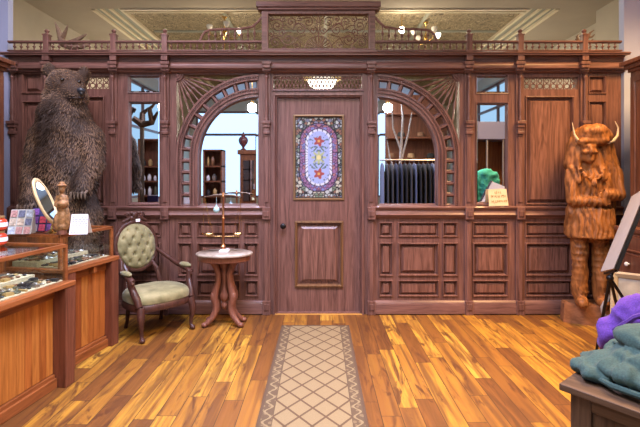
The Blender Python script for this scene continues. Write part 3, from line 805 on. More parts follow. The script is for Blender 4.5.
goods(far, zf + .0162, -.295, -.085, .05, .57, 4, 11, 'on the front deck of the farther glass case', 'on the front deck of the farther case')
goods(far, zf + .0502, -.525, -.31, .05, .57, 4, 11, 'on the raised step of the farther glass case', 'on the raised step of the farther case')

# ------------------------------------------------------------------ things standing on the cases
ZT = 1.07
def on_far(px, Y): return ((px - 320) * Y / F, Y, ZT)
# card racks
def card_rack(name, label, loc, rz, w, h, mats, seed):
    random.seed(seed)
    t = thing(name, label, 'card rack', loc, rz)
    m = MB(); m.quadloops([[(-w/2, 0, 0), (w/2, 0, 0), (w/2, .10, 0), (-w/2, .10, 0)], [(-w/2, .075, h), (w/2, .075, h), (w/2, .088, h), (-w/2, .088, h)]], True, True, True)
    m.build('stand', mats[0], t, bevel=.003)
    for r in range(3):
        for c in range(3):
            if random.random() < .06: continue
            q0, q1 = (r+.08)/3, (r+.9)/3
            xa, xb = -w/2 + w*(c+.1)/3, -w/2 + w*(c+.9)/3
            m = MB(); f = lambda x, q, d: (x, .075*q - d*.97, h*q + d*.1)
            m.quadloops([[f(xa, q0, .001), f(xb, q0, .001), f(xb, q1, .001), f(xa, q1, .001)], [f(xa, q0, .007), f(xb, q0, .007), f(xb, q1, .007), f(xa, q1, .007)]], True, True, True)
            m.build('card', random.choice(mats[1:]), t)
    return t
cg = [plain('rack_grey', (.52, .53, .52), .5), plain('card_pale_blue', (.45, .52, .62), .5, 0, .4, 60), plain('card_buff', (.50, .42, .34), .5, 0, .5, 60), plain('card_rose', (.45, .25, .24), .5, 0, .5, 60), plain('card_slate', (.14, .16, .26), .5, 0, .5, 60)]
card_rack('postcard_rack', 'pale grey sloping rack of small picture cards on the glass case', on_far(18.5, 3.34), R(12), .165, .19, cg, 2)
cp = [plain('rack_navy', (.03, .03, .12), .4), plain('card_magenta', (.65, .06, .14), .4, 0, .5, 60), plain('card_violet', (.22, .08, .36), .4, 0, .5, 60), plain('card_white', (.62, .60, .66), .4, 0, .3, 60), plain('card_crimson', (.55, .05, .08), .4, 0, .5, 60)]
card_rack('postcard_rack', 'dark navy sloping rack of crimson and violet cards beside the oval mirror', on_far(41.5, 3.52), R(16), .17, .19, cp, 5)
# red jars at the very left
REDG = plain('red_glaze', (.62, .06, .025), .2); 
for i, (z, lab) in enumerate(((1.0205, 'lower red glazed jar at the left edge of the nearer case'), (1.127, 'upper red glazed jar stacked at the left edge of the nearer case'))):
    j = thing('red_jar', lab, 'jar', (-2.335, 3.10, z + .005), 0, 'red jars stacked on the nearer case')
    m = MB(); m.lathe([(.036, 0), (.052, .012), (.056, .045), (.050, .075), (.034, .088)], (0, 0, 0), 16); m.build('body', REDG, j, smooth=True)
    m = MB(); m.lathe([(.036, .088), (.040, .092), (.040, .104), (.034, .106)], (0, 0, 0), 16); m.build('lid', plain('jar_lid', (.5, .32, .14), .35, .6), j, smooth=True)
    m = MB(); m.lathe([(.0565, .028), (.0575, .030), (.0572, .056), (.0545, .058)], (0, 0, 0), 16); m.build('paper_band', WHITE, j, label='white paper band')
# oval vanity mirror
vm = thing('vanity_mirror', 'oval gilt-framed vanity mirror tilted on the glass case in front of the bear', 'mirror', on_far(52, 3.45))
vc_ = Vector(((45.5-320)*3.41/F, 3.41, 1.325)) - vm.location
uu = Vector((-.36, -.10, .93)).normalized()*.185; wv = Vector((-.17, .985, .0)); wv = (wv - uu*(wv.dot(uu)/uu.dot(uu))).normalized()*.115; nv_ = uu.cross(wv).normalized()
m = MB(); m.lathe([(.055, 0), (.06, .008), (.03, .02), (.012, .03), (.010, .06)], (0, 0, 0), 16); m.tube([(0, 0, .05), (.012, .03, .12), vc_ - uu*.9 + nv_*.0], [.010, .010, .012], 8); m.build('stand', BRASS, vm, smooth=True)
m = MB(); L = []
for i in range(33):
    a = 2*math.pi*i/32; ring = []; d_ = wv*math.cos(a) + uu*math.sin(a)
    for jn in range(8):
        b = 2*math.pi*jn/8
        ring.append(vc_ + d_*(1 + .10*math.cos(b)) + nv_*.012*math.sin(b))
    L.append(ring)
m.quadloops(L, True); m.build('gilt_frame', plain('pale_gilt', (.72, .54, .28), .4, .2), vm, smooth=True)
m = MB(); m.quadloops([[vc_ + (wv*math.cos(2*math.pi*i/32) + uu*math.sin(2*math.pi*i/32))*.97 + nv_*yy for i in range(32)] for yy in (-.003, .003)], True, True, True); m.build('mirror_glass', MIRROR, vm)
# statuette
st = thing('statuette', 'small golden brown carved figurine of a standing person on the glass case', 'figurine', on_far(62.0, 3.355), R(10))
m = MB(); m.lathe([(.034, 0), (.036, .01), (.032, .03), (.030, .04)], (0, 0, 0), 16); m.build('pedestal', MAHOG, st, smooth=True)
m = MB()
m.sphere((.0, -.006, .365), (.032, .034, .038)); m.sphere((0, .0, .385), (.036, .036, .026)); m.capsule((0, 0, .33), .018, (0, 0, .35), .018)
m.sphere((0, 0, .27), (.052, .038, .065)); m.sphere((0, 0, .20), (.040, .034, .05)); m.sphere((0, 0, .12), (.055, .045, .09)); m.sphere((0, 0, .06), (.06, .05, .04))
m.capsule((-.045, 0, .30), .018, (-.058, -.015, .24), .015); m.capsule((-.058, -.015, .24), .015, (-.018, -.045, .225), .012)
m.capsule((.045, 0, .30), .018, (.060, -.015, .24), .015); m.capsule((.060, -.015, .24), .015, (.02, -.045, .245), .012)
m.sphere((.0, -.04, .362), (.006, .01, .009))
m.sphere((.012, -.03, .245), (.052, .034, .030)); m.sphere((0, 0, .412), (.030, .030, .016)); m.lathe([(.052, .392), (.054, .398), (.030, .404)], (0, 0, 0), 14); m.sphere((.05, .0, .13), (.03, .03, .10)); m.sphere((-.045, -.02, .10), (.03, .03, .07))
for v in m.v: v.x *= .74; v.y *= .85; v.z *= .97
blob(m, 'figure', GOLD, st, .006, 2)
# notice
nt = thing('paper_notice', 'white folded paper notice with lines of blue writing on the glass case', 'notice', ((78.2-320)*3.34/F, 3.34, ZT), R(8))
w = .135; hN = .155
m = MB(); m.quadloops([[(-w/2, 0, 0.001), (w/2, 0, .001), (w/2, .002, .001), (-w/2, .002, .001)], [(-w/2, .05, hN), (w/2*.8, .05, hN), (w/2*.8, .052, hN), (-w/2, .052, hN)]], True, True, True)
m.quadloops([[(-w/2, .10, 0.001), (w/2, .10, .001), (w/2, .102, .001), (-w/2, .102, .001)], [(-w/2, .05, hN), (w/2*.8, .05, hN), (w/2*.8, .052, hN), (-w/2, .052, hN)]], True, True, True)
m.build('sheet', WHITE, nt)
random.seed(11); m = MB()
for i in range(8):
    q = .12 + i*.102; x = -w/2 + .012
    while x < w/2*.72:
        l = random.uniform(.006, .022)
        m.obox((x + l/2, .05*q - .0012, hN*q), (l, .0012, .005), (-R(18), 0, 0)); x += l + .006
m.build('writing', INK, nt, label='lines of blue handwriting')

# ------------------------------------------------------------------ the bear
bear = thing('mounted_bear', 'huge standing brown grizzly bear mount behind the glass cases', 'bear', (-2.575, 4.38, 0))
m = MB(); m.box(-.42, .40, -.26, .24, 0, .07); m.build('base_board', CAB, bear, bevel=.01)
m = MB()
m.sphere((-.03, 0, 1.62), (.33, .25, .50)); m.sphere((-.03, .0, 1.95), (.31, .235, .34)); m.sphere((-.02, .0, 1.25), (.30, .24, .30))
m.capsule((-.03, .0, 2.02), .25, (-.01, -.03, 2.25), .19); m.sphere((-.03, -.04, 2.16), (.26, .20, .20))
m.sphere((-.015, -.02, 2.44), (.185, .185, .175)); m.sphere((-.03, .0, 2.33), (.22, .18, .16))
m.capsule((.05, -.085, 2.40), .120, (.165, -.155, 2.345), .084); m.sphere((.05, -.10, 2.465), (.11, .10, .07)); m.capsule((.06, -.08, 2.325), .09, (.155, -.14, 2.285), .058)
m.sphere((.195, -.17, 2.345), (.058, .055, .05))
for sx in (-1, 1):
    m.sphere((-.015 + sx*(.19 if sx < 0 else .168), .0, 2.615 if sx < 0 else 2.59), (.070, .036, .074) if sx < 0 else (.056, .034, .060)); m.capsule((-.015 + sx*.12, .03, 2.50), .06, (-.015 + sx*.168, .03, 2.575), .045)
m.capsule((-.25, .0, 1.93), .15, (-.325, -.06, 1.58), .110); m.capsule((-.325, -.06, 1.58), .110, (-.27, -.17, 1.34), .090); m.sphere((-.27, -.20, 1.29), (.09, .08, .10))
m.capsule((.20, .0, 1.93), .15, (.275, -.06, 1.66), .110); m.capsule((.275, -.06, 1.66), .110, (.235, -.17, 1.47), .090); m.sphere((.245, -.20, 1.42), (.09, .08, .09))
for sx, xx in ((-1, -.18), (1, .155)):
    m.capsule((xx, .0, 1.12), .175, (xx, -.06, .62), .125); m.capsule((xx, -.06, .62), .125, (xx, .02, .20), .10); m.sphere((xx + sx*.01, -.08, .135), (.11, .17, .07))
    for i in range(5): m.sphere((xx + sx*.01 + (i-2)*.042, -.225, .11), (.026, .045, .03))
def bdisp(co, n_): return .012*noise.noise(co*9) + .006*noise.noise(co*24)
BFUR = NT('bear_hide'); BFUR.set(Base_Color=(.050, .030, .020), Roughness=.9); BFUR = BFUR.m
body = blob(m, 'body', BFUR, bear, .022, 3, bdisp)
# coat of fur: tapered tufts rooted in the hide
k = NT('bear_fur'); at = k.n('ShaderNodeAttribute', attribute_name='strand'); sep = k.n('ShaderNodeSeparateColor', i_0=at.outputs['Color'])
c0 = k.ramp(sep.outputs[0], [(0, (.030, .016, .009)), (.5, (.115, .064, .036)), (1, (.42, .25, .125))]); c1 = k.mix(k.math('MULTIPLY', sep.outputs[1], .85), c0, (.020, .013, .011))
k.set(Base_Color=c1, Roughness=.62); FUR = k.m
random.seed(5)
me = body.data; me.calc_loop_triangles(); vv = [v.co for v in me.vertices]; vn = [v.normal for v in me.vertices]
tris = [(t.vertices[:], t.area) for t in me.loop_triangles]; cum = []; acc = 0
for t, a in tris: acc += a; cum.append(acc)
import bisect
fv, ff, fc = [], [], []
for _ in range(26000):
    t = tris[min(bisect.bisect(cum, random.random()*acc), len(tris)-1)][0]
    a, b = random.random(), random.random()
    if a + b > 1: a, b = 1-a, 1-b
    p = vv[t[0]]*(1-a-b) + vv[t[1]]*a + vv[t[2]]*b; n_ = (vn[t[0]]*(1-a-b) + vn[t[1]]*a + vn[t[2]]*b).normalized()
    head = p.z > 2.28; muzzle = (p - Vector((.165, -.16, 2.335))).length < .135
    if (p - Vector((.232, -.195, 2.36))).length < .045 or p.z < .16: continue
    ln = random.uniform(.028, .055)
    if head: ln *= .45
    if muzzle: ln *= .5
    down = Vector((0, 0, -1)) if not head else (p - Vector((.23, -.2, 2.36))).normalized()*.9
    d = (n_*.55 + down*.75 + Vector((random.uniform(-.3, .3), random.uniform(-.3, .3), random.uniform(-.2, .2))) + Vector((noise.noise(p*6), 0, noise.noise(p*6 + Vector((5, 5, 5)))))*.4).normalized()
    sd = d.cross(n_)
    if sd.length < 1e-4: continue
    sd = sd.normalized() * random.uniform(.0028, .0048)
    bend = (d + Vector((0, 0, -.5))).normalized()
    q0 = p - n_*.004; q1 = p + d*ln*.5; q2 = q1 + bend*ln*.5
    b_ = len(fv); fv += [q0-sd, q0+sd, q1+sd*.8, q1-sd*.8, q2]; ff += [(b_, b_+1, b_+2, b_+3), (b_+3, b_+2, b_+4)]
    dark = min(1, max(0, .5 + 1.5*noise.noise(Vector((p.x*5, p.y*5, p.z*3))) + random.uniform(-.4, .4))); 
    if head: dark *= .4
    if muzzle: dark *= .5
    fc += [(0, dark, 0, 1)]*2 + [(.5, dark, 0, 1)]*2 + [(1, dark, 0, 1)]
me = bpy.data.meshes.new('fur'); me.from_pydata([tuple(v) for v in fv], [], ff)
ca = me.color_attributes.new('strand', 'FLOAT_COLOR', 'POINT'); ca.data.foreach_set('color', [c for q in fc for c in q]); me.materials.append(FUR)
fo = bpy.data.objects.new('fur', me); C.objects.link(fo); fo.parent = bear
m = MB(); m.sphere((.234, -.198, 2.367), (.040, .036, .030), 12, 8); m.sphere((.238, -.198, 2.343), (.026, .024, .02)); m.build('nose', plain('black_nose', (.025, .030, .040), .25), bear, smooth=True)
EYE = plain('glass_eye', (.012, .006, .003), .08)
for ex, ey in ((.048, -.192), (.160, -.095)):
    m = MB(); m.sphere((ex, ey, 2.475), .019, 10, 8); m.build('eye', EYE, bear, smooth=True)
m = MB(); m.tube([(.10, -.20, 2.290), (.17, -.215, 2.293), (.225, -.195, 2.300), (.235, -.16, 2.300)], .008, 6); m.build('mouth', plain('dark_lip', (.02, .012, .012), .4), bear)
CLAW = plain('dark_claw', (.20, .15, .11), .35)
for (cx_, cz_) in ((-.27, 1.24), (.245, 1.365)):
    for i in range(5):
        x_ = cx_ + (i-2)*.034
        m = MB(); m.tube([(x_, -.235, cz_+.02), (x_, -.272, cz_), (x_, -.275, cz_-.035), (x_, -.262, cz_-.06)], [.011, .011, .008, .002], 8); m.build('claw', CLAW, bear, smooth=True)

# ------------------------------------------------------------------ the carved figure
cs = thing('carved_figure', 'life-size carved wooden statue of a warrior in a horned headdress', 'statue', (2.815, 4.415, 0))
m = MB()
poly = [(-.265, .055), (.115, -.145), (.27, .0), (.25, .165), (-.24, .165)]
for z0, z1, q0, q1 in ((0, .03, 1.0, 1.0), (.03, .19, 1.0, .97), (.19, .21, .97, .93)):
    m.quadloops([[(x*q0, y*q0, z0) for x, y in poly], [(x*q1, y*q1, z1) for x, y in poly]], True, True, True)
m.build('base_block', wood('base_block_wood', (.13, .05, .02), (.38, .16, .07), grain=(5, 14, 14), rough=.5), cs)
m = MB()
# legs and moccasins
for xx, yy in ((-.125, 0), (.078, -.02)):
    m.capsule((xx, yy+.02, .95), .088, (xx, yy, .58), .074); m.capsule((xx, yy, .58), .076, (xx - .01, yy, .30), .070)
    m.capsule((xx - .01, yy-.03, .25), .062, (xx - .035, yy-.105, .245), .052)
    for q in range(9): m.torus((xx - .004, yy+.002, .34 + q*.066), .072 + .002*q*.5, .005, 14, 6, 'z')
# tunic
m.sphere((-.02, .02, 1.14), (.225, .15, .30)); m.sphere((-.01, .02, 1.42), (.235, .155, .30)); m.lathe([(.20, .90), (.235, .905), (.225, 1.0), (.205, 1.2)], (-.015, .02, 0), 20)
m.sphere((-.175, .0, 1.60), (.08, .09, .10)); m.sphere((.16, .01, 1.60), (.09, .09, .10))
# hide trailing down the back and right side
m.sphere((.10, .10, 1.35), (.165, .085, .50)); m.sphere((.13, .10, 1.75), (.13, .09, .22)); m.capsule((.205, .06, 1.72), .06, (.225, .06, 1.05), .045)
# arms folded over the belly
m.capsule((-.215, -.02, 1.58), .068, (-.235, -.06, 1.28), .058); m.capsule((-.235, -.06, 1.28), .056, (-.03, -.165, 1.27), .045)
m.capsule((.20, -.03, 1.58), .068, (.215, -.08, 1.33), .058); m.capsule((.215, -.08, 1.33), .056, (.03, -.18, 1.35), .045)
for hx_, hz_, sg in ((-.015, 1.27, 1), (.015, 1.35, -1)):
    m.sphere((hx_, -.18, hz_), (.045, .026, .036))
    for i in range(4): m.capsule((hx_ + sg*.03, -.19, hz_ + .024 - i*.017), .010, (hx_ + sg*(.085 - abs(i-1.3)*.009), -.188, hz_ + .020 - i*.018), .008, 8)
    m.capsule((hx_ - sg*.0, -.19, hz_ + .03), .011, (hx_ + sg*.04, -.205, hz_ + .055), .009, 8)
# neck, head, face turned a little to the left
m.capsule((-.07, -.01, 1.62), .085, (-.09, -.03, 1.74), .08)
m.sphere((-.095, -.05, 1.785), (.098, .105, .125)); m.sphere((-.10, -.085, 1.735), (.075, .07, .075)); m.sphere((-.105, -.13, 1.695), (.04, .035, .035))
m.sphere((-.115, -.165, 1.775), (.020, .03, .035)); m.capsule((-.112, -.15, 1.83), .014, (-.118, -.175, 1.77), .020); m.sphere((-.155, -.13, 1.77), (.03, .03, .022)); m.sphere((-.06, -.135, 1.77), (.03, .03, .022))
m.capsule((-.165, -.122, 1.832), .017, (-.055, -.132, 1.836), .017); m.capsule((-.135, -.146, 1.722), .010, (-.085, -.148, 1.722), .010); m.capsule((-.13, -.142, 1.706), .011, (-.09, -.144, 1.706), .011)
# braids and necklace
m.capsule((-.185, -.05, 1.78), .035, (-.20, -.10, 1.48), .026); m.capsule((-.0, -.07, 1.78), .04, (.03, -.135, 1.50), .028)
for i in range(9):
    a = math.pi*(i/8); m.sphere((-.085 - .105*math.cos(a), -.135 - .02*math.sin(a), 1.60 - .10*math.sin(a)), .018, 8, 6)
m.sphere((-.08, -.165, 1.46), (.032, .02, .05))
# headdress
m.capsule((-.16, .0, 1.90), .075, (-.20, .02, 1.66), .08); m.capsule((.10, .02, 1.90), .11, (.17, .04, 1.62), .12); m.sphere((-.02, .09, 1.80), (.21, .09, .20)); m.capsule((-.02, .0, 1.66), .11, (-.06, .0, 1.72), .10)
m.sphere((-.01, .0, 1.935), (.205, .175, .125)); m.sphere((.075, .05, 1.90), (.16, .13, .16)); m.capsule((-.18, -.105, 1.875), .034, (.04, -.145, 1.89), .036); m.sphere((-.035, -.07, 1.985), (.14, .12, .075))
def sdisp(co, n_):
    g = .008*math.sin(co.x*150 + 4*noise.noise(co*9)) * (1 if (.92 < co.z < 1.62 and co.y < .3) else .3)
    h = .014*noise.noise(Vector((co.x*16, co.y*16, co.z*7)))
    face = (co - Vector((-.105, -.14, 1.76))).length < .11
    return (g + h) * (.15 if face else 1.0) if co.z > .24 else 0
fig = blob(m, 'figure', CARVE, cs, .0115, 1, sdisp)
for pts, rr in (([(-.13, -.05, 1.86), (-.185, -.07, 1.885), (-.232, -.08, 1.95), (-.255, -.08, 2.075)], [.024, .021, .015, .003]), ([(.09, -.09, 1.87), (.15, -.10, 1.885), (.20, -.09, 1.94), (.212, -.08, 2.02), (.18, -.08, 2.085)], [.024, .021, .017, .011, .004])):
    pts2 = []
    for i in range(len(pts)-1):
        for q in (0, .5): pts2.append(Vector(pts[i]).lerp(Vector(pts[i+1]), q))
    pts2.append(Vector(pts[-1])); rad = [rr[0] + (rr[-1]-rr[0])*(i/(len(pts2)-1))**1.3 for i in range(len(pts2))]
    m = MB(); m.tube(pts2, [r_*.8 for r_ in rad], 10); m.build('horn', HORN, cs, smooth=True, label='pale curved horn')
m = MB(); random.seed(4)
for i in range(34):
    a = R(180 + 180*i/33); x_, y_ = -.015 + .222*math.cos(a), .02 + .16*math.sin(a)
    m.tube([(x_, y_, 1.0), (x_*1.02, y_-.008, .94), (x_*1.02, y_-.006, .895)], [.012, .012, .006], 6)
m.build('fringe', CARVE, cs, smooth=True)

# ------------------------------------------------------------------ armchair
ch = thing('armchair', 'carved walnut armchair with a round tufted green velvet back and seat', 'chair', (-1.65, 4.27, 0), R(47))
VEL = NT('green_velvet'); n1 = VEL.n('ShaderNodeTexNoise', i_Vector=VEL.coord(), i_Scale=9.0, i_Detail=5.0).outputs[0]
VEL.set(Base_Color=VEL.ramp(n1, [(.3, (.14, .125, .045)), (.55, (.265, .24, .105)), (.75, (.38, .33, .16))]), Roughness=.75)
VEL.b.inputs['Sheen Weight'].default_value = .25; VEL = VEL.m
m = MB(); loops = []
def seat_out(a, q=1.0):
    c_, s_ = math.cos(a), math.sin(a); ex = .62
    return (.30*q*math.copysign(abs(c_)**ex, c_)*(1 - .12*(s_ > 0)*abs(s_)), -.02 + .27*q*math.copysign(abs(s_)**ex, s_))
N_ = 40
for q, z in ((.90, .325), (.985, .335), (1.0, .36), (.985, .39), (.93, .412), (.78, .428), (.5, .438), (.2, .442)):
    loops.append([(*seat_out(2*math.pi*i/N_, q), z + (.004*noise.noise(Vector((i*.5, q*6, 0))))) for i in range(N_)])
m.quadloops(loops, True, True, True); m.build('seat', VEL, ch, smooth=True)
m = MB(); m.quadloops([[(*seat_out(2*math.pi*i/N_, q), z) for i in range(N_)] for q, z in ((.92, .262), (1.0, .268), (1.02, .29), (1.0, .318), (.96, .332))], True, True, True); m.build('seat_frame', WALNUT, ch, smooth=True)
TB = Matrix.Rotation(R(-10), 3, 'X'); BC = Vector((-.02, .375, .795))
def bk(x, y, z): return BC + TB @ Vector((x, y, z))
RX, RZ_ = .20, .235
m = MB(); G = 44; b0 = len(m.v)
def dimple(x, z):
    d = 1e9
    for r in range(-3, 4):
        for c_ in range(-3, 4):
            px_, pz_ = (c_ + .5*(r % 2))*.095, r*.082
            d = min(d, math.hypot(x-px_, z-pz_))
    g1 = abs(((x/.095 + z/.164) + .0) - round(x/.095 + z/.164)); g2 = abs((x/.095 - z/.164) - round(x/.095 - z/.164))
    return .030*math.exp(-(d/.018)**2) + .008*math.exp(-(min(g1, g2)/.10)**2)
for i in range(G+1):
    for j in range(G+1):
        u, v = 2*i/G - 1, 2*j/G - 1
        x_, z_ = u*math.sqrt(1 - v*v/2), v*math.sqrt(1 - u*u/2); rr = min(1, math.hypot(x_, z_))
        dome = .062*math.sqrt(max(0, 1 - rr**2.4)) + .004
        m.v.append(bk(x_*RX, -.005 - dome + dimple(x_*RX, z_*RZ_)*(1 - rr**6), z_*RZ_))
for i in range(G):
    for j in range(G): m._f((b0 + i*(G+1)+j, b0 + (i+1)*(G+1)+j, b0 + (i+1)*(G+1)+j+1, b0 + i*(G+1)+j+1))
m.quadloops([[bk(RX*math.cos(2*math.pi*i/40), y_, RZ_*math.sin(2*math.pi*i/40)) for i in range(40)] for y_ in (-.008, .02)], True, True, True)
bp_ = m.build('back_pad', VEL, ch, smooth=True, label='oval tufted back pad')
BT = plain('velvet_button', (.22, .20, .09), .6)
for r in range(-2, 3):
    for c_ in range(-2, 3):
        x_, z_ = (c_ + .5*(r % 2))*.095, r*.082
        if math.hypot(x_/RX, z_/RZ_) < .82:
            m = MB(); rr = math.hypot(x_/RX, z_/RZ_); m.sphere(bk(x_, -.010 - .062*math.sqrt(1-rr**2.4) + .030, z_), (.009, .006, .009), 8, 6); m.build('button', BT, bp_, smooth=True)
m = MB(); L = []
for i in range(41):
    a = 2*math.pi*i/40; ring = []
    for jn in range(8):
        b = 2*math.pi*jn/8; q = (.024 + .004*math.sin(a*12))*math.cos(b)
        ring.append(bk((RX+.016+q)*math.cos(a), .004 + .022*math.sin(b), (RZ_+.016+q)*math.sin(a)))
    L.append(ring)
m.quadloops(L, True); m.build('back_frame', WALNUT, ch, smooth=True)
m = MB()      # carved crest
m.sphere(bk(0, 0, .29), (.075, .022, .035)); m.sphere(bk(0, -.012, .32), (.035, .02, .035))
for sx in (-1, 1):
    m.capsule(bk(sx*.05, 0, .30), .022, bk(sx*.12, 0, .262), .014, 8)
    pts = []
    for i in range(18): a = i*.42; r_ = .032*(1-i/22); pts.append(bk(sx*(.075 + r_*math.cos(a)), -.012, .318 + r_*math.sin(a)))
    m.tube(pts, .009, 6); m.sphere(bk(sx*.035, -.014, .343), .017, 8, 6)
m.build('crest_carving', WALNUT, ch, smooth=True)
m = MB(); m.obox(bk(.015, -.045, .262), (.045, .003, .032), (R(-6), 0, R(0))); m.build('price_tag', WHITE, ch, label='small white price tag')
for sx in (-1, 1):
    m = MB(); m.tube([bk(sx*.15, .01, -.17), (sx*.155, .29, .55), (sx*.17, .255, .44), (sx*.185, .215, .31)], [.022, .024, .026, .028], 8)
    m.sphere((sx*.16, .285, .53), (.03, .025, .04)); m.build('back_post', WALNUT, ch, smooth=True)
    arm = MB(); arm.tube([bk(sx*.21, .0, -.05), (sx*.25, .20, .66), (sx*.29, .10, .605), (sx*.305, .0, .585), (sx*.305, -.10, .575), (sx*.30, -.15, .55), (sx*.295, -.135, .50), (sx*.285, -.16, .45), (sx*.275, -.21, .39), (sx*.265, -.235, .32)], [.020, .024, .027, .029, .032, .034, .031, .033, .034, .032], 10)
    pts = []
    for i in range(16): a = i*.45; r_ = .034*(1-i/20); pts.append((sx*.303, -.145 - r_*math.cos(a), .525 + r_*math.sin(a)))
    arm.tube(pts, .013, 6); ar = arm.build('arm', WALNUT, ch, smooth=True)
    m = MB(); m.sphere((sx*.305, -.045, .608), (.036, .105, .026), 14, 8); m.build('arm_pad', VEL, ar, smooth=True, label='green velvet arm pad')
    m = MB(); m.tube([(sx*.25, -.235, .31), (sx*.262, -.262, .24), (sx*.262, -.27, .17), (sx*.25, -.25, .09), (sx*.25, -.255, .045), (sx*.255, -.28, .022)], [.034, .036, .027, .017, .018, .024], 10)
    m.sphere((sx*.255, -.275, .022), (.026, .032, .022)); m.sphere((sx*.258, -.262, .25), (.03, .022, .035)); m.build('leg', WALNUT, ch, smooth=True)
    m = MB(); m.tube([(sx*.185, .205, .31), (sx*.18, .20, .2), (sx*.18, .225, .08), (sx*.185, .25, .0)], [.026, .022, .017, .019], 10); m.build('leg', WALNUT, ch, smooth=True)

# ------------------------------------------------------------------ pedestal table and balance
tb = thing('pedestal_table', 'small oval marble-topped table on four scrolled legs before the left arch', 'table', (-.985, 4.40, 0))
MARB = NT('worn_marble'); n1 = MARB.n('ShaderNodeTexNoise', i_Vector=MARB.coord(), i_Scale=7.0, i_Detail=6.0, i_Distortion=1.5).outputs[0]
MARB.set(Base_Color=MARB.ramp(n1, [(.35, (.20, .155, .115)), (.55, (.38, .32, .25)), (.7, (.48, .42, .34))]), Roughness=.3); MARB = MARB.m
def ell(rx, ry, z, n_=40): return [(rx*math.cos(2*math.pi*i/n_), ry*math.sin(2*math.pi*i/n_), z) for i in range(n_)]
m = MB(); m.quadloops([ell(.28, .215, .722), ell(.29, .225, .727), ell(.29, .225, .738), ell(.28, .216, .746), ell(.01, .01, .747)], True, True, True); m.build('top', MARB, tb, smooth=True, label='worn cream marble top')
m = MB(); m.quadloops([ell(.235, .17, .655), ell(.262, .198, .668), ell(.262, .198, .705), ell(.272, .208, .722)], True, True, True); m.build('apron', MAHOG, tb, smooth=True)
for a in (35, 145, 215, 325):
    ca_, sa_ = math.cos(R(a))*1.12, math.sin(R(a))*.75
    pr = [(.12, .66), (.085, .60), (.060, .52), (.066, .44), (.090, .36), (.105, .28), (.085, .22), (.085, .16), (.115, .095), (.165, .045), (.200, .02)]
    m = MB(); m.tube([(r_*ca_, r_*sa_, z) for r_, z in pr], [.034, .032, .030, .030, .034, .037, .034, .034, .032, .027, .022], 10)
    m.sphere((.200*ca_, .200*sa_, .026), (.032, .03, .026)); m.sphere((.11*ca_, .11*sa_, .30), (.034, .034, .055)); m.build('leg', MAHOG, tb, smooth=True)
m = MB(); m.lathe([(.012, .16), (.028, .18), (.034, .21), (.02, .24), (.045, .27), (.05, .31), (.03, .36), (.022, .44), (.035, .52), (.03, .58), (.05, .62), (.06, .655)], (0, 0, 0), 16); m.build('column', MAHOG, tb, smooth=True)
bs = thing('balance_scale', 'brass balance scale with two hanging pans on the marble table', 'scale', (-.985, 4.41, .747))
m = MB(); m.box(-.05, .05, -.05, .05, 0, .022); m.box(-.04, .04, -.04, .04, .022, .032); m.build('base', plain('white_marble_base', (.68, .66, .62), .3), bs, bevel=.003)
m = MB(); m.lathe([(.028, .032), (.022, .05), (.030, .06), (.018, .075), (.015, .10), (.013, .34), (.018, .35), (.012, .36), (.011, .56), (.018, .57), (.012, .60), (.003, .62)], (-.015, 0, 0), 12); m.build('post', plain('copper_brass', (.45, .20, .09), .3, .9), bs, smooth=True)
m = MB(); m.tube([(-.205, 0, .565), (-.11, 0, .582), (-.015, 0, .585), (.09, 0, .582), (.165, 0, .565)], [.006, .009, .014, .009, .006], 8); m.sphere((-.205, 0, .565), .012); m.sphere((.165, 0, .565), .012)
m.tube([(-.015, -.012, .58), (-.015, -.014, .48)], .003, 6); m.build('beam', BRONZE, bs, smooth=True)
for xx, zz, r_ in ((-.165, .165, .062), (.135, .17, .05)):
    m = MB(); m.lathe([(.004, zz), (r_*.7, zz+.004), (r_, zz+.016), (r_*1.03, zz+.019), (r_*.9, zz+.016), (r_*.6, zz+.008), (.004, zz+.006)], (xx, 0, 0), 20); pn = m.build('pan', BRASS, bs, smooth=True)
    m = MB(); top = (-.205 if xx < 0 else .165, 0, .56)
    for i in range(3): a = R(90 + 120*i); m.tube([top, (xx + r_*math.cos(a), r_*math.sin(a), zz+.017)], .0014, 4)
    m.build('chains', BRASS, pn)
m = MB(); m.box(-.18, .15, -.006, .006, .155, .163); m.build('pan_rest', BRASS, bs, bevel=.002)
gb = MB(); gb.sphere((-.085, -.0, .435), (.032, .032, .034), 14, 10); gb.lathe([(.010, .465), (.010, .48), (.004, .485)], (-.085, 0, 0), 8); gb.tube([(-.085, 0, .485), (-.085, 0, .58)], .0014, 4)
gb.build('glass_ball', plain('pale_blue_glass', (.42, .68, .74), .08), bs, smooth=True, label='pale blue glass ball')

# ------------------------------------------------------------------ bench with coats
bn = thing('wooden_chest', 'weathered wooden bench chest piled with coats at the lower right corner', 'chest', (1.18, 2.11, 0), -R(51.7))
m = MB(); m.box(0, 1.15, 0, .74, .468, .50); m.build('lid', BENCHW, bn, bevel=.004)
BW2 = wood('weathered_bench_boards', (.028, .016, .010), (.115, .070, .044), grain=(22, 22, 1.6), rough=0.55, coat=0)
m = MB(); m.box(.06, 1.10, .055, .70, .05, .466); m.build('body', BW2, bn)
for xx in (.04, 1.02):
    m = MB(); m.box(xx, xx+.09, .035, .06, 0, .466); m.build('stile', BW2, bn, bevel=.003)
    m = MB(); m.box(xx, xx+.09, .68, .72, 0, .466); m.build('stile', BW2, bn, bevel=.003)
m = MB(); m.box(.13, 1.02, .038, .06, .40, .466); m.box(.13, 1.02, .038, .06, .05, .13); m.build('rail', BENCHW, bn, bevel=.003)
def fold(sc, amp, sd):
    def f(co, n_):
        v = co*sc + Vector((sd, sd, sd)); w_ = Vector((noise.noise(v), noise.noise(v + Vector((7, 3, 1))), noise.noise(v + Vector((2, 9, 4)))))
        r = 1 - abs(noise.noise(v*1.3 + w_*1.3))*2
        return amp*r + amp*.4*noise.noise(v*3)
    return f
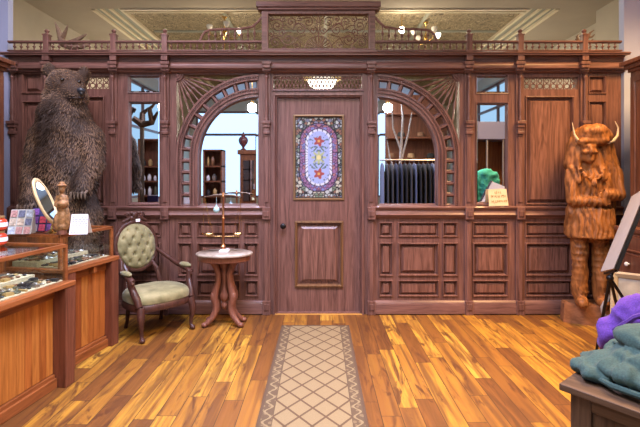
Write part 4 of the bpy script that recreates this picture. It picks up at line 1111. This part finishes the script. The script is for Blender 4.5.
def cloth(name, col, sheen=.04, nz=120):
    k = NT(name); n1 = k.n('ShaderNodeTexNoise', i_Vector=k.coord(), i_Scale=float(nz), i_Detail=2.0).outputs[0]
    k.set(Base_Color=k.ramp(n1, [(.3, tuple(c*.75 for c in col)), (.7, tuple(min(1, c*1.25) for c in col))]), Roughness=.9); k.b.inputs['Sheen Weight'].default_value = sheen
    k.bump(n1, .25, .003); return k.m
tj = thing('jacket', 'dark teal green jacket lying in a heap on the front of the wooden chest', 'jacket', (1.18, 2.11, .502), -R(51.7), 'coats piled on the chest')
m = MB()
m.sphere((.10, .30, .035), (.13, .20, .04)); m.sphere((.40, .30, .08), (.36, .24, .06)); m.sphere((.42, .33, .12), (.30, .20, .07)); m.sphere((.42, .38, .20), (.30, .15, .07))
m.capsule((.12, .44, .07), .06, (.42, .20, .085), .065); m.capsule((.08, .32, .04), .04, (.70, .12, .05), .05); m.capsule((.22, .42, .13), .055, (.65, .30, .17), .06); m.sphere((.75, .3, .10), (.30, .22, .10))
tbody = blob(m, 'body', cloth('teal_fleece', (.028, .064, .058)), tj, .012, 6, fold(5.5, .020, 1.0))
for v in tbody.data.vertices: v.co.z = max(v.co.z, .001)
m = MB(); m.tube([(.06, .17, .030), (.20, .09, .034), (.45, .06, .040), (.75, .055, .045)], [.010, .015, .016, .016], 8); m.tube([(.10, .43, .13), (.25, .30, .155), (.42, .20, .16)], [.008, .010, .008], 6)
for v in m.v: v.z = max(v.z, .001)
m.build('hem', cloth('teal_hem', (.024, .056, .052)), tj, smooth=True)
pj = thing('jacket', 'bright purple jacket heaped behind the teal one beneath the easel', 'jacket', (1.18, 2.11, .502), -R(51.7), 'coats piled on the chest')
m = MB()
m.sphere((.05, .66, .09), (.10, .085, .12)); m.sphere((.22, .66, .17), (.20, .09, .19)); m.sphere((.42, .66, .27), (.22, .095, .25)); m.sphere((.66, .66, .34), (.22, .095, .26)); m.capsule((.03, .66, .14), .07, (.60, .65, .48), .08)
pb = blob(m, 'body', cloth('purple_fleece', (.085, .028, .24)), pj, .013, 5, fold(5, .022, 4.0))
for v in pb.data.vertices: v.co.z = max(v.co.z, .001)
m = MB(); m.tube([(.02, .64, .03), (.06, .58, .15), (.16, .57, .25), (.30, .56, .34)], [.012, .016, .016, .012], 8); m.build('cuff', cloth('purple_rib', (.07, .022, .19)), pj, smooth=True)

# ------------------------------------------------------------------ easel, board, picture, scroll
P0 = Vector((2.345, 3.55, .73)); sv = Vector((.308, .07, .62)); ev = Vector((-.127, -.362, .104))
ev -= sv * (ev.dot(sv)/sv.dot(sv)); nn = sv.cross(ev).normalized()
if nn.x > 0: nn = -nn
ez = thing('tripod_easel', 'black folding tripod easel standing at the right behind the coats', 'easel', (2.5, 3.45, 0))
bc = P0 + ev*.5 - nn*.024
ap = bc - sv*.075
def ep(*a, **k_): pass
m = MB(); m.tube([ap, bc + sv*1.02], .012, 8); m.build('mast', IRON, ez, world=True, smooth=True)
for ft in ((2.335, 3.62, .0), (2.72, 3.30, 0), (2.68, 3.72, 0)):
    f_ = Vector(ft) + Vector((0, 0, .006)); m = MB(); m.tube([ap, f_], [.013, .010], 8); lg = m.build('leg', IRON, ez, world=True, smooth=True)
    m = MB(); m.capsule(f_ + (ap-f_)*.045, .014, f_ + (ap-f_)*.012, .013, 8)
    m.build('rubber_foot', WHITE if ft[0] < 2.4 else IRON, lg, world=True, smooth=True)
m = MB(); m.tube([P0 + ev*.12 - nn*.012 - sv*.012, P0 + ev*.88 - nn*.012 - sv*.012], .010, 8); m.tube([bc, bc + nn*.02 - sv*.012], .009, 6); m.sphere(ap, .026, 10, 8); m.build('ledge', IRON, ez, world=True, smooth=True)
bd = thing('display_board', 'pale grey board leaning on the black tripod easel', 'board', tuple(P0 + ev*.5))
def pb_(a, b, c): return P0 + ev*a + sv*b + nn*c
m = MB(); m.quadloops([[pb_(0, 0, 0), pb_(1, 0, 0), pb_(1, 1, 0), pb_(0, 1, 0)], [pb_(0, 0, .012), pb_(1, 0, .012), pb_(1, 1, .012), pb_(0, 1, .012)]], True, True, True); m.build('panel', plain('board_grey', (.36, .33, .31), .6, 0, .06, 8), bd, world=True)
m = MB(); m.quadloops([[pb_(.965, -.01, -.008), pb_(1.05, -.01, -.008), pb_(1.05, 1.01, -.008), pb_(.965, 1.01, -.008)], [pb_(.965, -.01, .018), pb_(1.05, -.01, .018), pb_(1.05, 1.01, .018), pb_(.965, 1.01, .018)]], True, True, True); m.build('edge_frame', IRON, bd, world=True, label='black edge strip')
pf = thing('framed_picture', 'cream framed picture leaning on the wall cabinet behind the easel legs', 'picture', (2.80, 3.74, 0), R(-40))
m = MB()
Mx = Matrix.Rotation(R(-14), 3, 'X')
L = []
for ins, dy in ((0, 0), (0, -.03), (.02, -.035), (.05, -.02), (.055, -.008)): L.append([Mx @ Vector(q) for q in ((-.22+ins, dy, .0+ins), (.22-ins, dy, .0+ins), (.22-ins, dy, .66-ins), (-.22+ins, dy, .66-ins))])
m.quadloops(L, True, True, False); m.build('frame', plain('cream_gilt', (.42, .33, .19), .5, .1), pf)
m = MB(); m.quadloops([[Mx @ Vector(q) for q in ((-.166, -.009, .054), (.166, -.009, .054), (.166, -.009, .606), (-.166, -.009, .606))], [Mx @ Vector(q) for q in ((-.166, -.004, .054), (.166, -.004, .054), (.166, -.004, .606), (-.166, -.004, .606))]], True, True, True); m.build('mount', plain('picture_mount', (.32, .30, .24), .6, 0, .3, 8), pf)
sc_ = MB(); Y_ = 4.08
q = [(613, 340), (612, 328), (610, 316), (606, 316.5), (602.5, 313), (602, 307), (604.5, 302), (607.5, 301), (609, 297), (607.5, 293), (605, 294)]
sc_.tube([((x-320)*Y_/F, Y_, max(CAM_Z - (y-177)*Y_/F, .02)) for x, y in q], [.016, .015, .014, .015, .015, .014, .013, .013, .012, .010, .008], 8)
sc_.lathe([(.07, 0), (.075, .008), (.03, .02), (.014, .04)], ((613-320)*Y_/F, Y_, 0), 14)
o = sc_.build('scrolled_hook', plain('grey_iron', (.42, .40, .38), .45, .4), None, smooth=True); props(o, 'pale grey scrolled iron hook stand beside the statue base', 'stand')

# ------------------------------------------------------------------ wall cabinets at both edges
def cabinet(label, x0, x1, y0, y1, face, base_x):
    t = thing('wall_cabinet', label, 'cabinet', ((x0+x1)/2, (y0+y1)/2, 0))
    m = MB(); m.box(x0, x1, y0, y1, 1.04, 2.55); m.build('upper_body', CAB, t, world=True)
    m = MB(); b0, b1 = (base_x, x1) if face < 0 else (x0, base_x); m.box(b0, b1, y0, y1, 0.08, 1.0); m.build('base', CAB, t, world=True)
    m = MB(); m.box(b0 + (0 if face > 0 else .03), b1 - (.03 if face > 0 else 0), y0, y1, 0, .08); m.build('plinth', CAB, t, world=True)
    m = MB(); m.box(b0 - (.02 if face < 0 else 0), b1 + (.02 if face > 0 else 0), y0, y1 + .01, 1.0, 1.04); m.build('counter_top', CAB, t, world=True, bevel=.005)
    fx = x0 if face < 0 else x1
    m = MB(); 
    for a, b, c in ((2.55, 2.58, .02), (2.58, 2.62, .045), (2.62, 2.66, .075)): m.box(x0 - (c if face < 0 else 0), x1 + (c if face > 0 else 0), y0, y1 + c*.8, a, b)
    m.build('cornice', CAB, t, world=True, bevel=.004)
    for i in range(3):
        a, b = y0 + (y1-y0)*i/3 + .02, y0 + (y1-y0)*(i+1)/3 - .02
        m = MB()
        loops = []
        for ins, d in ((0, .0), (0, .018), (.05, .018), (.058, .006), (.09, .012)): loops.append([(fx + face*d, a+ins, 1.10+ins), (fx + face*d, b-ins, 1.10+ins), (fx + face*d, b-ins, 2.50-ins), (fx + face*d, a+ins, 2.50-ins)])
        m.quadloops(loops, True, False, True); m.build('door', CAB, t, world=True)
        for z0, z1 in ((.82, .98), (.60, .80), (.36, .58), (.12, .34)):
            m = MB(); loops = [[(base_x + face*d, a+ins, z0+ins), (base_x + face*d, b-ins, z0+ins), (base_x + face*d, b-ins, z1-ins), (base_x + face*d, a+ins, z1-ins)] for ins, d in ((0, 0), (0, .016), (.012, .018), (.018, .012))]
            m.quadloops(loops, True, False, True); dw = m.build('drawer', CAB, t, world=True)
            m = MB(); m.lathe([(.008, 0), (.008, face*.015), (.019, face*.02), (.021, face*.03), (.012, face*.04), (.002, face*.042)], (base_x + face*.016, (a+b)/2, (z0+z1)/2), 12, 'x'); m.build('knob', plain('porcelain_knob', (.75, .73, .68), .2), dw, world=True, smooth=True, label='white porcelain knob')
    return t
cabinet('dark wooden wall cabinet with drawers behind the easel at the right edge', 3.07, 3.9, 3.05, 4.22, -1, 2.93)
cabinet('dark wooden wall cabinet at the left edge beside the bear', -3.9, -3.09, 3.05, 4.17, 1, -3.02)

# ------------------------------------------------------------------ antlers on top of the screen, card on its ledge
def at_screen(px, py, Y): return Vector(((px-320)*Y/F, Y, CAM_Z - (py-177)*Y/F))
m = MB(); YA = D + .035; LIFT = 2.6
def stroke(pts, rad): m.tube([at_screen(x, y - LIFT*max(0, (y-36)/14.6), YA + dy) for x, y, dy in pts], [r_*1.35 for r_ in rad], 8)
stroke([(78, 50.6, 0), (70, 49, .0), (63, 45, 0), (61, 38, .02), (58.5, 30, .03), (55, 22, .02)], [.022, .026, .032, .026, .018, .004])
stroke([(62, 40, .02), (65, 33, -.02), (68, 25, -.04)], [.022, .016, .004]); stroke([(64, 46, 0), (72, 43.5, -.02), (80, 39, -.05), (87, 34, -.06)], [.026, .022, .016, .004])
stroke([(72, 49, 0), (82, 48.5, .03), (88, 46.5, .04), (90, 42, .04)], [.024, .022, .016, .004])
o = m.build('antler', ANTLER, None, smooth=True); props(o, 'branched brown deer antler lying on top of the screen above the bear', 'antler')
m = MB(); YA = D + .03; LIFT = 2.2
stroke([(584, 50.5, 0), (581, 45, .0), (578, 41, 0), (576.8, 36.5, 0), (578.5, 34.5, 0)], [.016, .014, .012, .009, .004]); stroke([(578, 41, 0), (575, 39.5, 0)], [.009, .004])
stroke([(584, 50, 0), (587, 40, 0), (590, 33, 0), (594, 30, 0)], [.016, .013, .010, .004]); stroke([(588, 38, 0), (592, 37, 0), (594.5, 34.5, 0)], [.010, .008, .004]); stroke([(587, 42, 0), (591, 42, 0), (593, 40, 0)], [.010, .008, .004])
o = m.build('antler', ANTLER, None, smooth=True); props(o, 'small curled antler rack behind the gallery post above the statue', 'antler')
sg_ = thing('sign_card', 'cream hand-lettered card leaning in the corner of the right narrow mirror', 'sign', (SX(497.3), D - .036, SZ(206.2)))
w, h_ = .215, .185
Mx = Matrix.Rotation(R(-9), 3, 'X') @ Matrix.Rotation(R(-2), 3, 'Y')
def card(x, z, d): return Mx @ Vector((x, -d, z + .005))
m = MB(); m.quadloops([[card(-w/2, 0, 0), card(w/2, 0, 0), card(w/2-.005, h_, 0), card(-w/2+.01, h_, 0)], [card(-w/2, 0, .005), card(w/2, 0, .005), card(w/2-.005, h_, .005), card(-w/2+.01, h_, .005)]], True, True, True)
m.build('card', plain('cream_card', (.66, .50, .30), .7, 0, .12, 14), sg_)
m = MB(); random.seed(21)
for z, xa, xb in ((.15, -.03, .04), (.105, -.075, .08), (.05, -.07, .085)):
    x = xa
    while x < xb:
        hgt = random.uniform(.018, .032)
        m.tube([card(x, z-hgt/2, .006), card(x + random.uniform(-.004, .006), z+hgt/2, .006)], .0028, 5)
        if random.random() < .7: m.tube([card(x, z + random.choice((-1, 0, 1))*hgt/2, .006), card(x+.014, z + random.choice((-1, 0, 1))*hgt/2, .006)], .0026, 5)
        x += .019
m.build('lettering', plain('olive_paint', (.20, .16, .04), .6), sg_, label='olive painted lettering')

# ------------------------------------------------------------------ lamps of the room beyond, and added fill globes
BULB = emit('lit_bulb', (1.0, .88, .68), 40); SHADE = emit('lit_shade', (1.0, .93, .78), 3.0); AMBER = emit('amber_glass', (1.0, .62, .10), 1.1)
def bulb(label, loc):
    t = thing('pendant_bulb', label, 'light', loc)
    x, y, z = loc
    m = MB(); m.sphere((0, 0, 0), (.05, .05, .055), 12, 8); m.build('bulb', BULB, t, smooth=True)
    m = MB(); m.lathe([(.018, .04), (.02, .08), (.006, .09), (.005, CH + .05 - z)], (0, 0, 0), 8); m.build('socket', BRASS, t, smooth=True)
def globe(label, loc, power, col):  # glowing globe on a rod, added as fill light
    t = thing('fill_globe', label, 'light', loc); r = .10
    m = MB(); m.sphere((0, 0, 0), r, 20, 14); m.build('globe', emit('fill_globe_glow', col, power/(4*math.pi**2*r*r)), t, smooth=True)
    m = MB(); m.lathe([(.05, r - .02), (.05, r + .03), (.01, r + .04), (.008, CH + (.061 if loc[1] > 6.8 else 0) - loc[2])], (0, 0, 0), 10); m.build('rod', BRASS, t, smooth=True)
globe('added glowing fill globe in the shop, reflected in the left arched mirror', (-1.45, 0.4, 3.0), 45, (.90, .93, 1.0))
globe('added glowing fill globe in the shop, reflected in the right arched mirror', (1.45, 0.4, 3.0), 45, (.90, .93, 1.0))
globe('unseen added fill globe hanging beyond the narrow mirror beside the bear', (-3.4, 8.4, 2.75), 72, (1, .88, .70))  # added to brighten the far room, hidden behind the screen
globe('unseen added fill globe hanging beyond the right narrow mirror', (3.4, 8.4, 2.75), 72, (1, .88, .70))
globe('unseen added fill globe hanging beyond the oak door', (0.0, 11.8, 2.75), 58, (1, .88, .70))
bulb('bright bare bulb shining above the gallery right of the crest', (1.38, 7.2, 4.0))
bulb('small lit bulb seen through the right fan spandrel', (1.85, 10.8, 4.05))
bulb('small lit bulb seen through the left fan spandrel', (-1.92, 10.8, 4.05))
pt('bulb_light', (1.38, 7.1, 3.86), 10)
def gasolier(label, x, y, z):
    t = thing('gasolier', label, 'chandelier', (x, y, z))
    m = MB(); m.lathe([(.006, CH+.05-z), (.05, CH+.04-z), (.02, CH-z), (.010, CH-.03-z), (.009, .02), (.03, 0), (.038, -.03), (.02, -.06), (.009, -.08), (.008, -.30), (.022, -.32), (.004, -.35)], (0, 0, 0), 12); m.build('stem', BRASS, t, smooth=True)
    for i in range(4):
        a = R(20 + 90*i); c_, s_ = math.cos(a), math.sin(a)
        m = MB(); m.tube([(.02*c_, .02*s_, -.05), (.12*c_, .12*s_, -.12), (.22*c_, .22*s_, -.09), (.25*c_, .25*s_, -.02)], .008, 6); ar = m.build('arm', BRASS, t, smooth=True)
        m = MB(); m.lathe([(.018, -.02), (.045, .02), (.055, .06), (.05, .07), (.015, .03)], (.25*c_, .25*s_, 0), 12); m.build('shade', SHADE if i == 0 else plain('opal_glass', (.7, .66, .58), .2), ar, smooth=True)
    pt('gasolier_light', (x, y, z - .45), 18)
gasolier('brass gasolier hanging beyond the gallery left of the crest', -1.62, 7.25, 4.0)
gasolier('brass gasolier hanging beyond the gallery right of the bare bulb', 1.86, 7.5, 4.0)
bw = thing('bowl_pendant', 'white glowing bowl pendant seen through the fretwork above the door', 'light', (.05, 9.0, 3.52))
m = MB(); m.lathe([(.02, -.17), (.16, -.15), (.27, -.07), (.32, .04), (.30, .05), (.02, .06)], (0, 0, 0), 24); m.build('bowl', SHADE, bw, smooth=True)
m = MB(); m.lathe([(.32, .045), (.39, .06), (.40, .10), (.33, .11)], (0, 0, 0), 24); m.build('rim', AMBER, bw, smooth=True)
m = MB()
for i in range(3): a = R(120*i); m.tube([(.32*math.cos(a), .32*math.sin(a), .1), (0, 0, CH - 3.52 + .05)], .006, 5)
m.build('chains', BRASS, bw)
pt('bowl_light', (.05, 9.0, 3.2), 30)

# ------------------------------------------------------------------ the shop behind the camera, seen only in the mirrors
def mir(px, V): return (px - 320) * V / F
def mz(py, V): return CAM_Z - (py - 177) * V / F
V0 = 2*(D + .03)
V = 11.0
ca_ = thing('mirror_cabinet', 'tall dark mirrored cabinet reflected in the left arched mirror', 'cabinet', (-1.87, V0 - V, 0))
x0, x1 = mir(240, V), mir(258, V); Yc = V0 - V
m = MB(); m.box(x0, x1, Yc, Yc - .4, 0, 2.1); m.build('body', CAB, ca_, world=True)
m = MB(); m.box(x0 - .06, x1 + .06, Yc + .05, Yc - .45, 2.1, 2.22); m.build('cornice', CAB, ca_, world=True, bevel=.02)
m = MB(); m.box(x0 + .09, x1 - .09, Yc + .02, Yc - .01, .9, 1.95); m.build('mirror', MIRROR, ca_, world=True)
ur = MB(); ur.lathe([(.07, 0), (.075, .02), (.03, .05), (.04, .09), (.11, .18), (.13, .26), (.10, .33), (.05, .36), (.06, .38), (.03, .42), (.012, .47), (.002, .48)], (mir(240, V) + .06, Yc - .15, 2.221), 16)
o = ur.build('urn', plain('dark_red_glaze', (.10, .03, .04), .3), None, smooth=True); props(o, 'dark urn on the cabinet reflected in the left arched mirror', 'urn')
def shelf_unit(label, V, pa, pb, top, seed, gl):
    random.seed(seed); Yc = V0 - V; x0, x1 = mir(pa, V), mir(pb, V)
    t = thing('shelf_unit', label, 'shelves', ((x0+x1)/2, Yc, 0))
    m = MB(); m.box(x0, x0+.03, Yc, Yc-.35, 0, top); m.box(x1-.03, x1, Yc, Yc-.35, 0, top); m.box(x0, x1, Yc-.33, Yc-.35, 0, top)
    zs = [.1, .45, .8, 1.12, 1.44, 1.76]; zs = [z for z in zs if z < top - .2]
    for z in zs + [top]: m.box(x0, x1, Yc, Yc-.35, z-.03, z)
    m.build('case', CAB, t, world=True)
    for z in zs[2:]:
        x = x0 + .08
        while x < x1 - .08:
            w_ = random.uniform(.05, .10); h_ = random.uniform(.10, .22)
            b = MB(); b.lathe([(w_*.35, 0), (w_*.5, h_*.2), (w_*.5, h_*.7), (w_*.25, h_*.85), (w_*.25, h_)], (x, Yc - .12, z + .0005), 10)
            o = b.build('vase', random.choice(TR + [WHITE, WHITE]), None, smooth=True); props(o, 'small vase on the ' + gl, 'vase', 'vases on the ' + gl)
            x += w_ + random.uniform(.04, .1)
shelf_unit('dark shelves of small wares reflected at the left of the left arched mirror', 9.0, 203, 222, 2.1, 3, 'shelves reflected in the left arched mirror')
shelf_unit('dark shelves reflected in the narrow mirror beside the bear', 9.3, 138, 163, 2.35, 8, 'shelves reflected in the narrow left mirror')
m = MB(); V = 7.6; YA_ = V0 - V
def strk(pts, rad): m.tube([(mir(x, V), YA_ + dy, mz(y, V)) for x, y, dy in pts], rad, 8)
strk([(133, 118, 0), (140, 124, -.1), (150, 122, -.1), (158, 112, 0)], [.05, .07, .05, .02]); strk([(140, 124, -.1), (138, 112, -.2), (145, 106, -.2)], [.06, .05, .02]); strk([(150, 122, -.1), (152, 110, .1), (158, 104, .1)], [.05, .04, .015])
m.tube([(mir(140, V), YA_ - .1, mz(124, V)), (mir(140, V), YA_ - .1, 0)], .04, 8); m.lathe([(.25, 0), (.25, .03), (.05, .05)], (mir(140, V), YA_ - .1, 0), 16)
o = m.build('antler_stand', BRONZE, None, smooth=True); props(o, 'dark antlers on a post reflected in the narrow mirror beside the bear', 'antlers')
# right arch: rack of dark garments, branch, star
V = 8.3; Yr = V0 - V
rk = thing('clothes_rack', 'steel clothes rail reflected in the right arched mirror', 'rack', (mir(412, V), Yr, 0))
m = MB(); xa, xb = mir(379, V), mir(440, V)
for x in (xa, xb): m.tube([(x, Yr, .02), (x, Yr, 1.85)], .016, 8); m.tube([(x, Yr-.25, .02), (x, Yr+.25, .02)], .018, 8)
m.tube([(xa, Yr, 1.85), (xb, Yr, 1.85)], .016, 8); m.build('rail', STEEL, rk, world=True, smooth=True)
GM = [BLACK, plain('navy_cloth', (.02, .025, .05), .9), plain('charcoal_cloth', (.04, .04, .045), .9), plain('slate_blue_cloth', (.09, .11, .18), .9)]
random.seed(9)
for i in range(13):
    x = xa + .06 + (xb - xa - .12)*i/12
    g = thing('garment', 'dark garment on the clothes rail reflected in the right arched mirror', 'garment', (x, Yr, 1.85), 0, 'garments on the reflected rail')
    b = MB(); L = []
    for z, wd, th in ((-.06, .03, .014), (-.10, .20, .02), (-.25, .24, .027), (-.7, .25, .030), (-1.15, .27, .033)):
        L.append([(th*math.cos(2*math.pi*q/12)*(1 + .2*math.sin(q*2.0 + i)), wd*math.sin(2*math.pi*q/12), z) for q in range(12)])
    b.quadloops(L, True, True, True); b.build('cloth', random.choice(GM), g, smooth=True)
    b = MB(); b.tube([(0, 0, -.07), (0, 0, -.018)], .004, 5); b.build('hanger', STEEL, g)
m = MB(); V = 8.95; Yb = V0 - V
for pts, rad in (([(397, 230), (399, 190), (401, 150), (403, 118), (401, 100)], [.04, .035, .03, .024, .012]), ([(400, 165), (408, 135), (412, 112)], [.028, .02, .008]), ([(401, 150), (393, 128), (392, 108)], [.026, .018, .008]), ([(399, 180), (390, 158), (387, 140)], [.024, .016, .007])):
    m.tube([(mir(x, V), Yb, mz(y, V)) for x, y in pts], rad, 8)
m.tube([(mir(397, V), Yb, mz(230, V)), (mir(397, V), Yb, 0.02)], .04, 8); m.lathe([(.2, 0), (.2, .03), (.06, .06)], (mir(397, V), Yb, 0), 16)
o = m.build('pale_branch', PALEANT, None, smooth=True); props(o, 'pale silvery bare branch reflected in the right arched mirror', 'branch')
V = 9.9; Yh = V0 - V
sh = thing('hat_shelf', 'long dark shelf of brown goods reflected above the clothes rail', 'shelf', (mir(425, V), Yh, 0))
m = MB(); m.box(mir(388, V), mir(452, V), Yh - .4, Yh - .05, 1.92, 1.96); m.box(mir(388, V), mir(452, V), Yh - .46, Yh - .40, 0, 3.5); m.box(mir(388, V), mir(452, V), Yh - .4, Yh - .05, 2.98, 3.02); m.box(mir(388, V), mir(452, V), Yh - .4, Yh - .05, 2.42, 2.46); m.build('shelving', CAB, sh, world=True)
HAT = [plain('brown_felt', (.16, .08, .04), .9), plain('black_felt', (.02, .018, .016), .9), plain('tan_felt', (.32, .20, .10), .9)]
for i in range(6):
    x = mir(393 + i*10, V); h = thing('felt_hat', 'brimmed felt hat on the shelf reflected in the right arched mirror', 'hat', (x, Yh - .22, 1.961 if i % 2 == 0 else 2.461), 0, 'hats on the reflected shelf')
    b = MB(); b.lathe([(.095, .003), (.09, .05), (.08, .10), (.06, .12), (.02, .11)], (0, 0, 0), 16); b.build('crown', HAT[i % 3], h, smooth=True)
    b = MB(); b.lathe([(.09, .0), (.16, .001), (.17, .012), (.15, .010), (.09, .008)], (0, 0, 0), 20); b.build('brim', HAT[i % 3], h, smooth=True)
# right narrow mirror: cabinet with a lavender valance, teal pullover on a stand
V = 8.0; Yv = V0 - V
vc = thing('open_wardrobe', 'open brown wardrobe with a lavender top rail reflected in the right narrow mirror', 'wardrobe', (mir(495, V), Yv, 0))
x0, x1 = mir(474, V), mir(516, V)
m = MB(); m.box(x0, x0+.04, Yv, Yv-.5, 0, 2.45); m.box(x1-.04, x1, Yv, Yv-.5, 0, 2.45); m.box(x0, x1, Yv-.48, Yv-.5, 0, 2.45); m.build('case', wood('wardrobe_wood', (.08, .03, .015), (.24, .10, .045)), vc, world=True)
m = MB(); m.box(x0-.05, x1+.05, Yv+.06, Yv-.52, 2.22, 2.55); m.build('top_rail', plain('lavender_paint', (.09, .11, .27), .6), vc, world=True, bevel=.01)
m = MB(); m.tube([(mir(487, V), Yv-.02, 0), (mir(487, V), Yv-.02, 2.22)], .02, 8); m.tube([(mir(503, V), Yv-.02, 0), (mir(503, V), Yv-.02, 2.22)], .016, 8); m.build('post', STEEL, vc, world=True, smooth=True)
V = 7.1; Yp = V0 - V
pv = thing('pullover', 'teal pullover on a stand reflected in the right narrow mirror', 'clothing', (mir(486, V), Yp, 0))
m = MB(); xc_ = mir(486, V)
m.sphere((xc_, Yp, 1.35), (.16, .10, .28)); m.sphere((xc_, Yp, 1.56), (.15, .09, .10)); m.capsule((xc_-.14, Yp, 1.55), .06, (xc_-.20, Yp+.03, 1.15), .05); m.capsule((xc_+.14, Yp, 1.55), .06, (xc_+.20, Yp+.03, 1.15), .05); m.sphere((xc_, Yp, 1.12), (.17, .11, .12))
blob(m, 'body', cloth('teal_knit', (.01, .22, .23)), pv, .02, 4, fold(6, .012, 2), world=True)
m = MB(); m.lathe([(.18, 0), (.18, .02), (.02, .04), (.018, 1.1)], (xc_, Yp, 0), 14); m.build('stand', STEEL, pv, world=True, smooth=True)
